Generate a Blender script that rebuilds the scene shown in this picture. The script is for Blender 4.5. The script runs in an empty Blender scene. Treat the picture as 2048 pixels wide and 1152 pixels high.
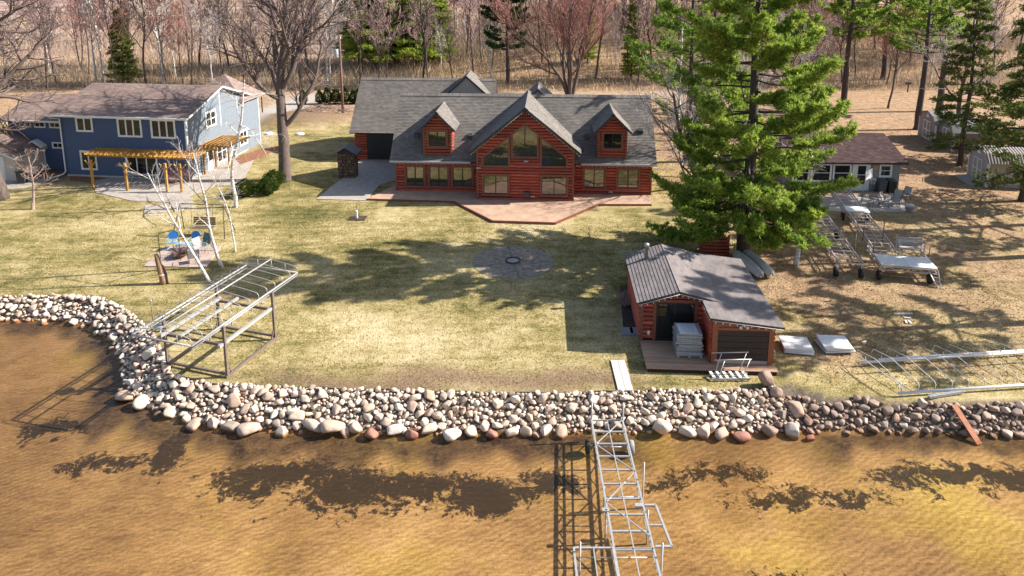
import bpy, math, random
import numpy as np
from mathutils import Vector, Matrix
R = math.radians
S = bpy.context.scene
COL = S.collection
# ------------------------------------------------------------------ camera
CAM_H, PITCH, FOC, PPY = 17.5, R(11.02), 1435.0, 204.5   # shift-lens drone view (photo is perspective corrected)
cd = bpy.data.cameras.new('camera'); cam = bpy.data.objects.new('camera', cd); COL.objects.link(cam)
cam.location = (0, 0, CAM_H); cam.rotation_euler = (R(90) - PITCH, 0, 0)
cd.sensor_fit = 'HORIZONTAL'; cd.sensor_width = 36; cd.lens = FOC / 2048 * 36
cd.shift_y = -(576 - PPY) / 2048; cd.clip_end = 3000; cd.clip_start = .2
S.camera = cam
# ------------------------------------------------------------------ sky, sun, exposure
SUN_AZ, SUN_EL = 85.0, 35.0      # degrees clockwise from +Y; right of the view, a little behind the houses
w = bpy.data.worlds.new('World'); S.world = w; w.use_nodes = True
nt = w.node_tree; nt.nodes.clear()
sky = nt.nodes.new('ShaderNodeTexSky'); sky.sky_type = 'NISHITA'; sky.sun_disc = False
sky.sun_elevation = R(SUN_EL); sky.sun_rotation = R(SUN_AZ); sky.dust_density = 1.2
bg = nt.nodes.new('ShaderNodeBackground'); bg.inputs[1].default_value = .092
wo = nt.nodes.new('ShaderNodeOutputWorld')
nt.links.new(sky.outputs[0], bg.inputs[0]); nt.links.new(bg.outputs[0], wo.inputs[0])
sd = bpy.data.lights.new('sun', 'SUN'); so = bpy.data.objects.new('sun', sd); COL.objects.link(so)
sd.energy = 5.0; sd.angle = R(.5); sd.color = (1, .955, .88)
sv = Vector((math.sin(R(SUN_AZ)) * math.cos(R(SUN_EL)), math.cos(R(SUN_AZ)) * math.cos(R(SUN_EL)), math.sin(R(SUN_EL))))
so.rotation_euler = sv.to_track_quat('Z', 'Y').to_euler(); so.location = (60, 20, 60)
S.view_settings.view_transform = 'Standard'; S.view_settings.look = 'None'
S.view_settings.exposure = 1.03; S.view_settings.gamma = 1; S.view_settings.use_curve_mapping = False
S.cycles.max_bounces = 6; S.cycles.transparent_max_bounces = 12; S.cycles.caustics_reflective = False; S.cycles.caustics_refractive = False
# ------------------------------------------------------------------ helpers
TH = PITCH; cT, sT = math.cos(TH), math.sin(TH)
def G(px, py, z=0.):
    """photo pixel -> world x, y of the level at height z (survey of the place from the photograph)"""
    a = (px - 1024) / FOC; b = (py - PPY) / FOC
    t = (z - CAM_H) / -(sT + b * cT)
    return a * t, (cT - b * sT) * t
def tag(o, label=None, cat=None, group=None, kind=None):
    if label: o['label'] = label
    if cat: o['category'] = cat
    if group: o['group'] = group
    if kind: o['kind'] = kind
    return o
def empty(name, loc, rz=0, label=None, cat=None, group=None):
    o = bpy.data.objects.new(name, None); COL.objects.link(o); o.location = loc; o.rotation_euler = (0, 0, R(rz))
    o.empty_display_size = .2
    return tag(o, label, cat, group)
def link(name, me, mat=None, parent=None, loc=None, rz=0):
    o = bpy.data.objects.new(name, me); COL.objects.link(o)
    if mat is not None and not me.materials: me.materials.append(mat)
    if parent: o.parent = parent
    if loc: o.location = loc
    if rz: o.rotation_euler = (0, 0, R(rz))
    return o
def copy_tree(o, parent=None):
    c = o.copy(); COL.objects.link(c)
    if parent: c.parent = parent
    for ch in list(o.children): copy_tree(ch, c)
    return c
def mesh_np(name, V, F, smooth=False):
    """fast mesh from arrays, F (n,3) or (n,4)"""
    V = np.asarray(V, np.float32); F = np.asarray(F, np.int32); k = F.shape[1]
    me = bpy.data.meshes.new(name); me.vertices.add(len(V)); me.vertices.foreach_set('co', V.ravel())
    me.loops.add(F.size); me.loops.foreach_set('vertex_index', F.ravel())
    me.polygons.add(len(F)); me.polygons.foreach_set('loop_start', np.arange(0, F.size, k, dtype=np.int32))
    me.polygons.foreach_set('loop_total', np.full(len(F), k, np.int32))
    if smooth: me.polygons.foreach_set('use_smooth', np.ones(len(F), bool))
    me.update(calc_edges=True); return me
class MB:
    def __init__(s, xf=None): s.v = []; s.f = []; s.uv = {}; s.xf = xf; s.sm = []
    def add(s, V, F, smooth=False):
        b = len(s.v)
        for p in V: s.v.append(tuple(s.xf @ Vector(p)) if s.xf is not None else tuple(p))
        for f in F: s.f.append([b + i for i in f]); s.sm.append(smooth)
        return s
    def box(s, x0, x1, y0, y1, z0, z1):
        return s.add([(x0,y0,z0),(x1,y0,z0),(x1,y1,z0),(x0,y1,z0),(x0,y0,z1),(x1,y0,z1),(x1,y1,z1),(x0,y1,z1)],
              [(0,3,2,1),(4,5,6,7),(0,1,5,4),(1,2,6,5),(2,3,7,6),(3,0,4,7)])
    def bar(s, p, q, w=.05, h=None, up=(0,0,1)):
        p = Vector(p); q = Vector(q); h = w if h is None else h
        d = (q - p).normalized(); u = Vector(up)
        if abs(d.dot(u)) > .98: u = Vector((0, 1, 0))
        a = d.cross(u).normalized() * (w / 2); b = a.cross(d).normalized() * (h / 2)
        V = [p-a-b, p+a-b, p+a+b, p-a+b, q-a-b, q+a-b, q+a+b, q-a+b]
        return s.add(V, [(0,1,2,3)[::-1],(4,5,6,7),(0,1,5,4),(1,2,6,5),(2,3,7,6),(3,0,4,7)])
    def tube(s, pts, r, n=6, cap=True, smooth=True):
        pts = [Vector(p) for p in pts]; m = len(pts)
        rr = r if isinstance(r, (list, tuple)) else [r] * m
        V = []; F = []; ref = None
        for i, p in enumerate(pts):
            d = (pts[min(i+1, m-1)] - pts[max(i-1, 0)]).normalized()
            if ref is None: ref = Vector((0,0,1)) if abs(d.z) < .9 else Vector((1,0,0))
            a = d.cross(ref)
            if a.length < 1e-4: ref = Vector((1,0,0)) if abs(d.x) < .9 else Vector((0,1,0)); a = d.cross(ref)
            a.normalize(); b = a.cross(d); ref = b
            for k in range(n):
                t = 2 * math.pi * k / n
                V.append(p + (a * math.cos(t) + b * math.sin(t)) * rr[i])
        for i in range(m - 1):
            for k in range(n):
                k2 = (k + 1) % n
                F.append((i*n+k, i*n+k2, (i+1)*n+k2, (i+1)*n+k))
        if cap: F.append(tuple(range(n))[::-1]); F.append(tuple((m-1)*n + k for k in range(n)))
        return s.add(V, F, smooth)
    def poly(s, P, th=None, d=(0,0,1)):
        """extruded polygon: points P (3-d), thickness th along d"""
        n = len(P); P = [Vector(p) for p in P]
        if th is None: return s.add(P, [tuple(range(n))])
        d = Vector(d).normalized() * th; V = P + [p + d for p in P]
        F = [tuple(range(n))[::-1], tuple(range(n, 2*n))] + [(i, (i+1) % n, n + (i+1) % n, n + i) for i in range(n)]
        return s.add(V, F)
    def lathe(s, prof, n=12, c=(0,0,0), smooth=True):
        V = []; F = []; m = len(prof)
        for r, z in prof:
            for k in range(n):
                t = 2*math.pi*k/n; V.append((c[0]+r*math.cos(t), c[1]+r*math.sin(t), c[2]+z))
        for i in range(m-1):
            for k in range(n): F.append((i*n+k, i*n+(k+1)%n, (i+1)*n+(k+1)%n, (i+1)*n+k))
        F.append(tuple(range(n))[::-1]); F.append(tuple((m-1)*n+k for k in range(n)))
        return s.add(V, F, smooth)
    def mesh(s, name='mesh'):
        me = bpy.data.meshes.new(name); me.from_pydata(s.v, [], s.f)
        if any(s.sm): me.polygons.foreach_set('use_smooth', s.sm)
        return me
    def build(s, name, mat, parent=None, loc=None, rz=0):
        return link(name, s.mesh(name), mat, parent, loc, rz)
FRONT = Matrix(((1,0,0,0),(0,-1,0,0),(0,0,1,0),(0,0,0,1)))        # facade coords (u, out, v): faces -Y
def front(y): return Matrix.Translation((0, y, 0)) @ FRONT
def right(x): return Matrix(((0,1,0,x),(1,0,0,0),(0,0,1,0),(0,0,0,1)))   # u = local y, faces +X
def left(x): return Matrix(((0,-1,0,x),(1,0,0,0),(0,0,1,0),(0,0,0,1)))   # u = local y, faces -X
# ------------------------------------------------------------------ materials
MATS = {}
def ramp(nt, fac, stops):
    n = nt.nodes.new('ShaderNodeValToRGB'); e = n.color_ramp.elements
    while len(e) < len(stops): e.new(.5)
    for el, (p, c) in zip(e, stops): el.position = p; el.color = (*c, 1)
    nt.links.new(fac, n.inputs[0]); return n.outputs[0]
def mixc(nt, fac, a, b, mode='MIX'):
    n = nt.nodes.new('ShaderNodeMix'); n.data_type = 'RGBA'; n.blend_type = mode
    for i, x in ((0, fac), (6, a), (7, b)):
        if hasattr(x, 'is_linked'): nt.links.new(x, n.inputs[i])
        else: n.inputs[i].default_value = x if i == 0 else (*x, 1)
    return n.outputs[2]
def math_(nt, op, a, b=None, clamp=False):
    n = nt.nodes.new('ShaderNodeMath'); n.operation = op; n.use_clamp = clamp
    for i, x in enumerate((a, b)):
        if x is None: continue
        if hasattr(x, 'is_linked'): nt.links.new(x, n.inputs[i])
        else: n.inputs[i].default_value = x
    return n.outputs[0]
def noise(nt, vec, scale, detail=4, rough=.6, dist=0):
    n = nt.nodes.new('ShaderNodeTexNoise'); n.inputs['Scale'].default_value = scale
    n.inputs['Detail'].default_value = detail; n.inputs['Roughness'].default_value = rough; n.inputs['Distortion'].default_value = dist
    if vec is not None: nt.links.new(vec, n.inputs['Vector'])
    return n.outputs[0]
def scaled(nt, vec, sc, rot=(0,0,0)):
    n = nt.nodes.new('ShaderNodeMapping'); n.inputs['Scale'].default_value = sc; n.inputs['Rotation'].default_value = rot
    nt.links.new(vec, n.inputs['Vector']); return n.outputs[0]
def bump(nt, b, h, strength=.4, dist=.02):
    n = nt.nodes.new('ShaderNodeBump'); n.inputs['Strength'].default_value = strength; n.inputs['Distance'].default_value = dist
    nt.links.new(h, n.inputs['Height']); nt.links.new(n.outputs[0], b.inputs['Normal'])
def base(name):
    m = bpy.data.materials.new(name); m.use_nodes = True; nt = m.node_tree
    b = nt.nodes['Principled BSDF']; MATS[name] = m
    return m, nt, b
def geo(nt): return nt.nodes.new('ShaderNodeNewGeometry')
def mat(name, col, rough=.7, var=.25, scale=6, metal=0, bmp=0, stretch=None, spread=.0, spec=.5):
    """plain surface with grain: colour varies by noise in world space and a little from piece to piece"""
    m, nt, b = base(name); tc = nt.nodes.new('ShaderNodeTexCoord'); v = tc.outputs['Object']
    if stretch: v = scaled(nt, v, stretch)
    n = noise(nt, v, scale, 5, .65)
    lo = [c * (1 - var) for c in col]; hi = [min(1, c * (1 + var)) for c in col]
    c = ramp(nt, n, [(.3, lo), (.7, hi)])
    if spread:
        oi = nt.nodes.new('ShaderNodeObjectInfo')
        k = ramp(nt, oi.outputs['Random'], [(0, (1-spread,)*3), (1, (1+spread*.6,)*3)]); c = mixc(nt, 1., c, k, 'MULTIPLY')
    nt.links.new(c, b.inputs['Base Color']); b.inputs['Roughness'].default_value = rough; b.inputs['Metallic'].default_value = metal
    b.inputs['Specular IOR Level'].default_value = spec
    if bmp: bump(nt, b, n, bmp, .03)
    return m
def shingles(name, cols, bw=.34, rh=.15):
    m, nt, b = base(name); uv = nt.nodes.new('ShaderNodeUVMap').outputs[0]
    br = nt.nodes.new('ShaderNodeTexBrick'); nt.links.new(uv, br.inputs['Vector'])
    br.inputs['Scale'].default_value = 1; br.inputs['Brick Width'].default_value = bw; br.inputs['Row Height'].default_value = rh
    br.inputs['Mortar Size'].default_value = .006; br.inputs['Color1'].default_value = (0,0,0,1); br.inputs['Color2'].default_value = (1,1,1,1)
    br.inputs['Mortar'].default_value = (0,0,0,1); br.offset = .37
    tc = nt.nodes.new('ShaderNodeTexCoord'); big = noise(nt, tc.outputs['Object'], .5, 4); fine = noise(nt, tc.outputs['Object'], 28, 2)
    c = ramp(nt, br.outputs['Color'], [(0, cols[0]), (.5, cols[1]), (1, cols[2])])
    c = mixc(nt, 1., c, ramp(nt, big, [(.3, (.8,.8,.8)), (.7, (1.15,1.12,1.1))]), 'MULTIPLY')
    c = mixc(nt, 1., c, ramp(nt, fine, [(.3, (.72,.72,.72)), (.7, (1.25,1.25,1.25))]), 'MULTIPLY')
    nt.links.new(c, b.inputs['Base Color']); b.inputs['Roughness'].default_value = .9; b.inputs['Specular IOR Level'].default_value = .25
    bump(nt, b, br.outputs['Fac'], -.5, .01); return m
def glass(name, tint=(.012,.012,.012), ior=1.85):
    m, nt, b = base(name); b.inputs['Base Color'].default_value = (*tint, 1); b.inputs['Roughness'].default_value = .03
    b.inputs['Specular IOR Level'].default_value = 1. if ior > 1.6 else .45; b.inputs['IOR'].default_value = ior
    tc = nt.nodes.new('ShaderNodeTexCoord'); n = noise(nt, tc.outputs['Object'], .9, 2); bump(nt, b, n, .06, .05); return m
def foliage(name, cols, trans=.3):
    m = bpy.data.materials.new(name); m.use_nodes = True; nt = m.node_tree; nt.nodes.clear(); MATS[name] = m
    g = geo(nt); oi = nt.nodes.new('ShaderNodeObjectInfo'); tc = nt.nodes.new('ShaderNodeTexCoord')
    n = noise(nt, tc.outputs['Object'], .8, 3)
    f = math_(nt, 'ADD', math_(nt, 'MULTIPLY', g.outputs['Random Per Island'], .35), math_(nt, 'MULTIPLY', n, .72))
    c = ramp(nt, f, [(.2, cols[0]), (.5, cols[1]), (.8, cols[2])])
    c = mixc(nt, 1., c, ramp(nt, oi.outputs['Random'], [(0, (.8,.85,.8)), (1, (1.15,1.1,1.))]), 'MULTIPLY')
    d = nt.nodes.new('ShaderNodeBsdfDiffuse'); t = nt.nodes.new('ShaderNodeBsdfTranslucent'); mx = nt.nodes.new('ShaderNodeMixShader')
    nt.links.new(c, d.inputs[0]); nt.links.new(c, t.inputs[0]); mx.inputs[0].default_value = trans
    o = nt.nodes.new('ShaderNodeOutputMaterial'); nt.links.new(d.outputs[0], mx.inputs[1]); nt.links.new(t.outputs[0], mx.inputs[2]); nt.links.new(mx.outputs[0], o.inputs[0])
    return m
def rocks(name, stops):
    m, nt, b = base(name); g = geo(nt); oi = nt.nodes.new('ShaderNodeObjectInfo'); tc = nt.nodes.new('ShaderNodeTexCoord')
    f = math_(nt, 'FRACT', math_(nt, 'ADD', g.outputs['Random Per Island'], oi.outputs['Random']))
    c = ramp(nt, f, stops); n = noise(nt, tc.outputs['Object'], 7, 5, .7)
    c = mixc(nt, 1., c, ramp(nt, n, [(.3, (.68,.66,.64)), (.7, (1.2,1.2,1.2))]), 'MULTIPLY')
    sep = nt.nodes.new('ShaderNodeSeparateXYZ'); nt.links.new(g.outputs['Position'], sep.inputs[0])
    wet = ramp(nt, math_(nt, 'ADD', math_(nt, 'MULTIPLY', sep.outputs[2], 2), 2.), [(0.40, (1,1,1)), (.58, (0,0,0))])   # stained below the high-water mark
    c = mixc(nt, wet, c, mixc(nt, 1., c, (.62,.42,.30), 'MULTIPLY'))
    nt.links.new(c, b.inputs['Base Color']); b.inputs['Roughness'].default_value = .8; bump(nt, b, n, .5, .03); return m
# ================================================================== THE SETTING
rng = np.random.default_rng(7); random.seed(7)
WATER = -.8
TOPX = [-140,-60,-27.2,-24.7,-21.9,-19.5,-17.3,-15.6,-14.6,-12.7,-8.8,-2.6,1.6,5.7,9.9,11.7,12.9,15.4,17.9,20.8,60,160]
TOPY = [36.5,36,35.5,35.7,35.4,33.8,31.6,29.4,28.0,27.4,27.1,26.8,26.7,26.9,26.9,27.4,26.7,26.4,26.4,26.2,26,26]
WATX = [-140,-60,-26.8,-24.1,-21.7,-19.5,-17.9,-16.7,-14.3,-12.2,-9.2,-4.4,-.5,2.5,6.5,9.4,13.5,20.3,60,160]
WATY = [35,34.8,34.6,34.5,34,32.1,29.9,27.95,26.5,25.85,25.5,25.3,25.4,25.4,25.4,25.4,25.5,25.3,25.2,25.2]
def sstep(a, b, x): t = np.clip((x - a) / (b - a), 0, 1); return t * t * (3 - 2 * t)
def bank_t(x, y):
    yw = np.interp(x, WATX, WATY); yt = np.interp(x, TOPX, TOPY)
    return (y - yw) / (yt - yw), y - yw
def height(x, y):
    x = np.asarray(x, float); y = np.asarray(y, float)
    t, d = bank_t(x, y)
    z = np.where(t >= 1, 0, np.where(t > 0, WATER - .12 + (.12 - WATER) * np.clip(t, 0, 1) ** .9, WATER - .12 - np.minimum(.38, .045 * -d)))
    hill = sstep(100, 128, y) * 4.5 * sstep(-14, 10, x) * (1 - sstep(70, 110, x))
    far = sstep(160, 420, y) * 5
    mound = .9 * np.exp(-(((x + 24) / 6) ** 2 + ((y - 79) / 3.4) ** 2) ** 1.3)
    und = (.025 * np.sin(x * .31 + y * .22) + .02 * np.sin(x * .13 - y * .41) - .03) * sstep(1.0, 3.0, t) * (1 - sstep(44, 50, y) * (1 - sstep(66, 74, y)))
    return z + hill + far + mound + und
def hz(x, y): return float(height(x, y))
def axis(dense, lo, hi, step, grow):
    a = list(np.arange(dense[0], dense[1] + 1e-6, step)); s_ = step
    while a[-1] < hi: s_ *= grow; a.append(a[-1] + s_)
    s_ = step
    while a[0] > lo: s_ *= grow; a.insert(0, a[0] - s_)
    return np.array(a)
xs = axis((-32, 32), -700, 700, .3, 1.13); ys = axis((22, 62), -250, 1500, .3, 1.1)
X, Y = np.meshgrid(xs, ys); Z = height(X, Y)
V = np.stack([X, Y, Z], -1).reshape(-1, 3); nx, ny = len(xs), len(ys)
i = (np.arange(ny - 1)[:, None] * nx + np.arange(nx - 1)[None]).ravel()
F = np.stack([i, i + 1, i + nx + 1, i + nx], 1)
gme = mesh_np('ground', V, F, True)
# what covers the ground: litter (dead leaves), road gravel, bare soil, marsh field
px_, py_ = V[:, 0], V[:, 1]
wob = 1.2 * np.sin(px_ * .9 + np.sin(py_ * .7) * 2) + .8 * np.sin(py_ * 1.3 + px_ * .4)
litter = np.maximum(sstep(11.2, 15.5, px_ + wob * .9) * sstep(27.5, 30, py_ + wob * .3), sstep(76, 84, py_ + wob) * .95)
litter *= 1 - .5 * sstep(17, 21, px_ + wob) * (1 - sstep(49, 53, py_)) * (.6 + .4 * np.sin(px_ * .8 + py_ * .5))
litter *= 1 - .4 * np.exp(-(((px_ - 20) / 9) ** 2 + ((py_ - 31) / 3) ** 2))
road = np.exp(-((py_ - 95.5 - .02 * px_) / 2.0) ** 6) * (.0 + .6 * sstep(-34, -28, px_) * (1 - sstep(-20, -17, px_)) + .5 * sstep(-4, 0, px_) * (1 - sstep(24, 30, px_)))
road = np.maximum(road, np.exp(-((px_ + 29.5 - .2 * (py_ - 80)) / 2.6) ** 4) * sstep(69, 72, py_) * (1 - sstep(96, 97, py_)))
road = np.maximum(road, np.exp(-(((px_ + 4) / 11) ** 6 + ((py_ - 79) / 7) ** 6)) * .9)
tt, dd = bank_t(px_, py_)
soil = np.exp(-((dd - 2.35 + wob * .3) / .85) ** 2) * sstep(-13, -8, px_) * (1 - sstep(4, 7, px_)) * .9
soil = np.maximum(soil, np.exp(-(((px_ + 24) / 6.4) ** 2 + ((py_ - 79) / 3.8) ** 2) ** 2))
soil = np.maximum(soil, np.exp(-(((px_ + 38.8) / 2.6) ** 2 + ((py_ - 57.2) / 2.4) ** 2) ** 2))
soil = np.maximum(soil, .7 * np.exp(-(((px_ + 14.6) / 2.2) ** 2 + ((py_ - 35.6) / .5) ** 2)))
bankm = sstep(-.35, -.1, tt) * (1 - sstep(1.0, 1.12, tt))
rim = sstep(-1.3, -.55, tt + .22 * np.sin(px_ * 1.7) + .15 * np.sin(px_ * 4.1)) * (1 - sstep(-.1, .1, tt)) * (1 - .65 * sstep(4.3, 5.5, px_) * (1 - sstep(11, 13, px_)))  # dark rim: rock shade put into the bed colour, with silt and stones
dry = 1.0 * np.exp(-(((px_ + 4.5 + wob) / 7.5) ** 2 + ((py_ - 31.2) / 2.6) ** 2)) + .55 * np.exp(-(((px_ + 24) / 8) ** 2 + ((py_ - 46) / 3.5) ** 2)) + .5 * np.exp(-(((px_ - 3) / 9) ** 2 + ((py_ - 46.2 + wob * .3) / 1.8) ** 2)) - .55 * np.exp(-(((px_ + 15.5) / 3.2) ** 2 + ((py_ - 50) / 7) ** 2)) - .35 * np.exp(-(((px_ + 7) / 6) ** 2 + ((py_ - 28.6) / .5) ** 2)) - .3 * np.exp(-(((px_ + 28) / 5) ** 2 + ((py_ - 40) / 2.5) ** 2))
field = sstep(118, 150, py_ + wob * 4) * (1 - sstep(-32, 0, px_))
for nm, arr in (('litter', litter), ('road', road), ('soil', soil), ('field', field), ('bank', bankm), ('rim', rim), ('dry', dry)):
    at = gme.attributes.new(nm, 'FLOAT', 'POINT'); at.data.foreach_set('value', np.clip(arr, -1 if nm == 'dry' else 0, 1).astype(np.float32))
def ground_mat():
    m, nt, b = base('ground'); g = geo(nt); p = g.outputs['Position']
    A = {}
    for k in ('litter', 'road', 'soil', 'field', 'bank', 'rim', 'dry'):
        a = nt.nodes.new('ShaderNodeAttribute'); a.attribute_name = k; A[k] = a.outputs['Fac']
    big = noise(nt, p, .17, 5, .66); mid = noise(nt, p, 1.3, 5, .7); fine = noise(nt, p, 9, 5, .8); tiny = noise(nt, p, 34, 2, .7)
    streak = noise(nt, scaled(nt, p, (.25, 1.6, 1), (0, 0, R(-28))), 1.1, 4, .65)
    f = math_(nt, 'ADD', math_(nt, 'MULTIPLY', big, .85), math_(nt, 'MULTIPLY', streak, .42))
    f = math_(nt, 'ADD', f, math_(nt, 'MULTIPLY', math_(nt, 'SUBTRACT', mid, .5), .5))
    f = math_(nt, 'ADD', f, math_(nt, 'MULTIPLY', math_(nt, 'SUBTRACT', fine, .5), .85))
    f = math_(nt, 'ADD', f, math_(nt, 'MULTIPLY', A['dry'], .16))
    grass = ramp(nt, f, [(.40, (.06,.062,.022)), (.51, (.145,.128,.045)), (.61, (.27,.215,.09)), (.72, (.40,.315,.16)), (.9, (.55,.45,.28))])
    grass = mixc(nt, 1., grass, ramp(nt, tiny, [(.3, (.42,.44,.42)), (.7, (1.6,1.57,1.48))]), 'MULTIPLY')
    lf = math_(nt, 'ADD', math_(nt, 'MULTIPLY', fine, .6), math_(nt, 'MULTIPLY', mid, .4))
    lit = ramp(nt, lf, [(.34, (.11,.06,.042)), (.46, (.28,.175,.11)), (.58, (.47,.33,.205)), (.75, (.68,.54,.40))])
    lit = mixc(nt, 1., lit, ramp(nt, tiny, [(.3, (.45,.43,.41)), (.7, (1.55,1.52,1.47))]), 'MULTIPLY')
    so_ = ramp(nt, fine, [(.3, (.10,.06,.038)), (.52, (.235,.15,.095)), (.75, (.42,.31,.2))])
    ro = ramp(nt, fine, [(.3, (.34,.29,.25)), (.7, (.52,.46,.40))])
    fi = ramp(nt, math_(nt, 'ADD', math_(nt, 'MULTIPLY', noise(nt, scaled(nt, p, (.3, 1, 1)), .09, 6, .7), .7), math_(nt, 'MULTIPLY', mid, .3)),
              [(.36, (.17,.10,.09)), (.48, (.30,.20,.165)), (.58, (.46,.34,.27)), (.7, (.62,.5,.4))])
    # lake bed
    sep = nt.nodes.new('ShaderNodeSeparateXYZ'); nt.links.new(p, sep.inputs[0])
    rip = noise(nt, scaled(nt, p, (.45, 3.2, 1), (0, 0, R(24))), 3.0, 6, .8, .5)  # streaks and bands: water caustics put into the bed colour, with sand ripples
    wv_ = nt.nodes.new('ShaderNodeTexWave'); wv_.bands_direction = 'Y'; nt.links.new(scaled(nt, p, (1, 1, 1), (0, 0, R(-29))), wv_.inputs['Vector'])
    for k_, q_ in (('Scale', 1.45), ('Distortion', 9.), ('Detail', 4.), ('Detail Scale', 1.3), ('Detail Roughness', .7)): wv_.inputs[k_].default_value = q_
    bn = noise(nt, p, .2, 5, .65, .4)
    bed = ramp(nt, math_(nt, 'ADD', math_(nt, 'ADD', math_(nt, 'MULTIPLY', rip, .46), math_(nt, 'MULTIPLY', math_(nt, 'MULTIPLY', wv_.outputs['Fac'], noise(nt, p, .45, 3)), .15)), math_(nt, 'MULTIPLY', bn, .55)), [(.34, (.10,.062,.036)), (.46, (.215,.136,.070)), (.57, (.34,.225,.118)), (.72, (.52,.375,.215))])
    bed = mixc(nt, 1., bed, ramp(nt, noise(nt, p, 11, 5, .85), [(.30, (.42,.40,.38)), (.42, (1,1,1)), (.70, (1.4,1.4,1.32))]), 'MULTIPLY')
    bed = mixc(nt, ramp(nt, noise(nt, p, .21, 3), [(.5, (0,0,0)), (.66, (.65,.65,.65))]), bed, mixc(nt, 1., bed, (1.0,1.15,.55), 'MULTIPLY'))
    silt = ramp(nt, math_(nt, 'ADD', math_(nt, 'MULTIPLY', math_(nt, 'ADD', sep.outputs[0], math_(nt, 'MULTIPLY', noise(nt, p, .15, 4), 14.)), 1 / 22), 1.0), [(.05, (1,1,1)), (.75, (0,0,0))])   # brown silt settled in the left bay
    bed = mixc(nt, silt, bed, mixc(nt, 1., bed, (.62,.58,.62), 'MULTIPLY'))
    # dark ragged patches in the bed colour, a band parallel to the shore
    wf_ = noise(nt, p, 2.6, 5, .8, 1.2); wn = noise(nt, p, .9, 6, .78, .6); wx_ = noise(nt, p, .28, 3, .6); m_ = None
    for (ax, ay, bx, by) in ((-9.3, 23.0, 1.7, 1.0), (-6, 22.4, 1.6, .9), (-1.2, 22.4, 1.9, .9), (1.2, 22.9, 1.2, .6), (-8.2, 23.3, 3.6, .75), (-3.2, 22.6, 4.2, .8), (-13, 24.6, .5, 1.3), (7.6, 23.4, 2.2, .42), (10.6, 22.2, 3.2, .38), (16.5, 23.3, 4.2, .6), (5.4, 22.9, .9, .3), (-19, 26.2, 1.6, .6), (-15, 24.0, 2.2, .4), (9, 18.7, 2, .4)):
        u_ = math_(nt, 'MULTIPLY', math_(nt, 'SUBTRACT', math_(nt, 'ADD', sep.outputs[0], math_(nt, 'MULTIPLY', math_(nt, 'SUBTRACT', wx_, .5), 3.)), ax), 1 / bx)
        v_ = math_(nt, 'MULTIPLY', math_(nt, 'SUBTRACT', math_(nt, 'ADD', sep.outputs[1], math_(nt, 'MULTIPLY', math_(nt, 'ADD', math_(nt, 'SUBTRACT', wn, .5), math_(nt, 'MULTIPLY', math_(nt, 'SUBTRACT', wf_, .5), .6)), 3.6)), ay), 1 / by)
        e_ = math_(nt, 'SUBTRACT', 1., math_(nt, 'ADD', math_(nt, 'MULTIPLY', u_, u_), math_(nt, 'MULTIPLY', v_, v_)))
        m_ = e_ if m_ is None else math_(nt, 'MAXIMUM', m_, e_)
    wm = math_(nt, 'ADD', math_(nt, 'MULTIPLY', math_(nt, 'MAXIMUM', m_, -1.5), .16), math_(nt, 'ADD', math_(nt, 'MULTIPLY', wn, .6), math_(nt, 'MULTIPLY', noise(nt, p, 5, 4, .8), .4)))
    dark_patch = ramp(nt, wm, [(.50, (0,0,0)), (.56, (.93,.93,.93))])
    bed = mixc(nt, dark_patch, bed, (.024,.019,.015)); bed = mixc(nt, math_(nt, 'MULTIPLY', A['rim'], ramp(nt, wn, [(.3, (.55,.55,.55)), (.6, (1,1,1))]), True), bed, ramp(nt, noise(nt, p, 6, 4, .7), [(.35, (.02,.015,.015)), (.6, (.06,.04,.032)), (.75, (.16,.10,.06))]))
    c = mixc(nt, A['litter'], grass, lit)
    c = mixc(nt, A['field'], c, fi); c = mixc(nt, A['soil'], c, so_); c = mixc(nt, A['road'], c, ro)
    c = mixc(nt, A['bank'], c, ramp(nt, fine, [(.35, (.09,.065,.05)), (.6, (.22,.17,.125)), (.75, (.38,.31,.24))]))
    under = ramp(nt, math_(nt, 'ADD', math_(nt, 'MULTIPLY', sep.outputs[2], 2), 2.), [(.3, (1,1,1)), (.5, (0,0,0))])
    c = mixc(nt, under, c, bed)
    nt.links.new(c, b.inputs['Base Color']); b.inputs['Roughness'].default_value = .95; b.inputs['Specular IOR Level'].default_value = .1
    bump(nt, b, math_(nt, 'ADD', fine, tiny), .5, .06); return m
tag(link('ground', gme, ground_mat()), kind='structure')
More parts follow.
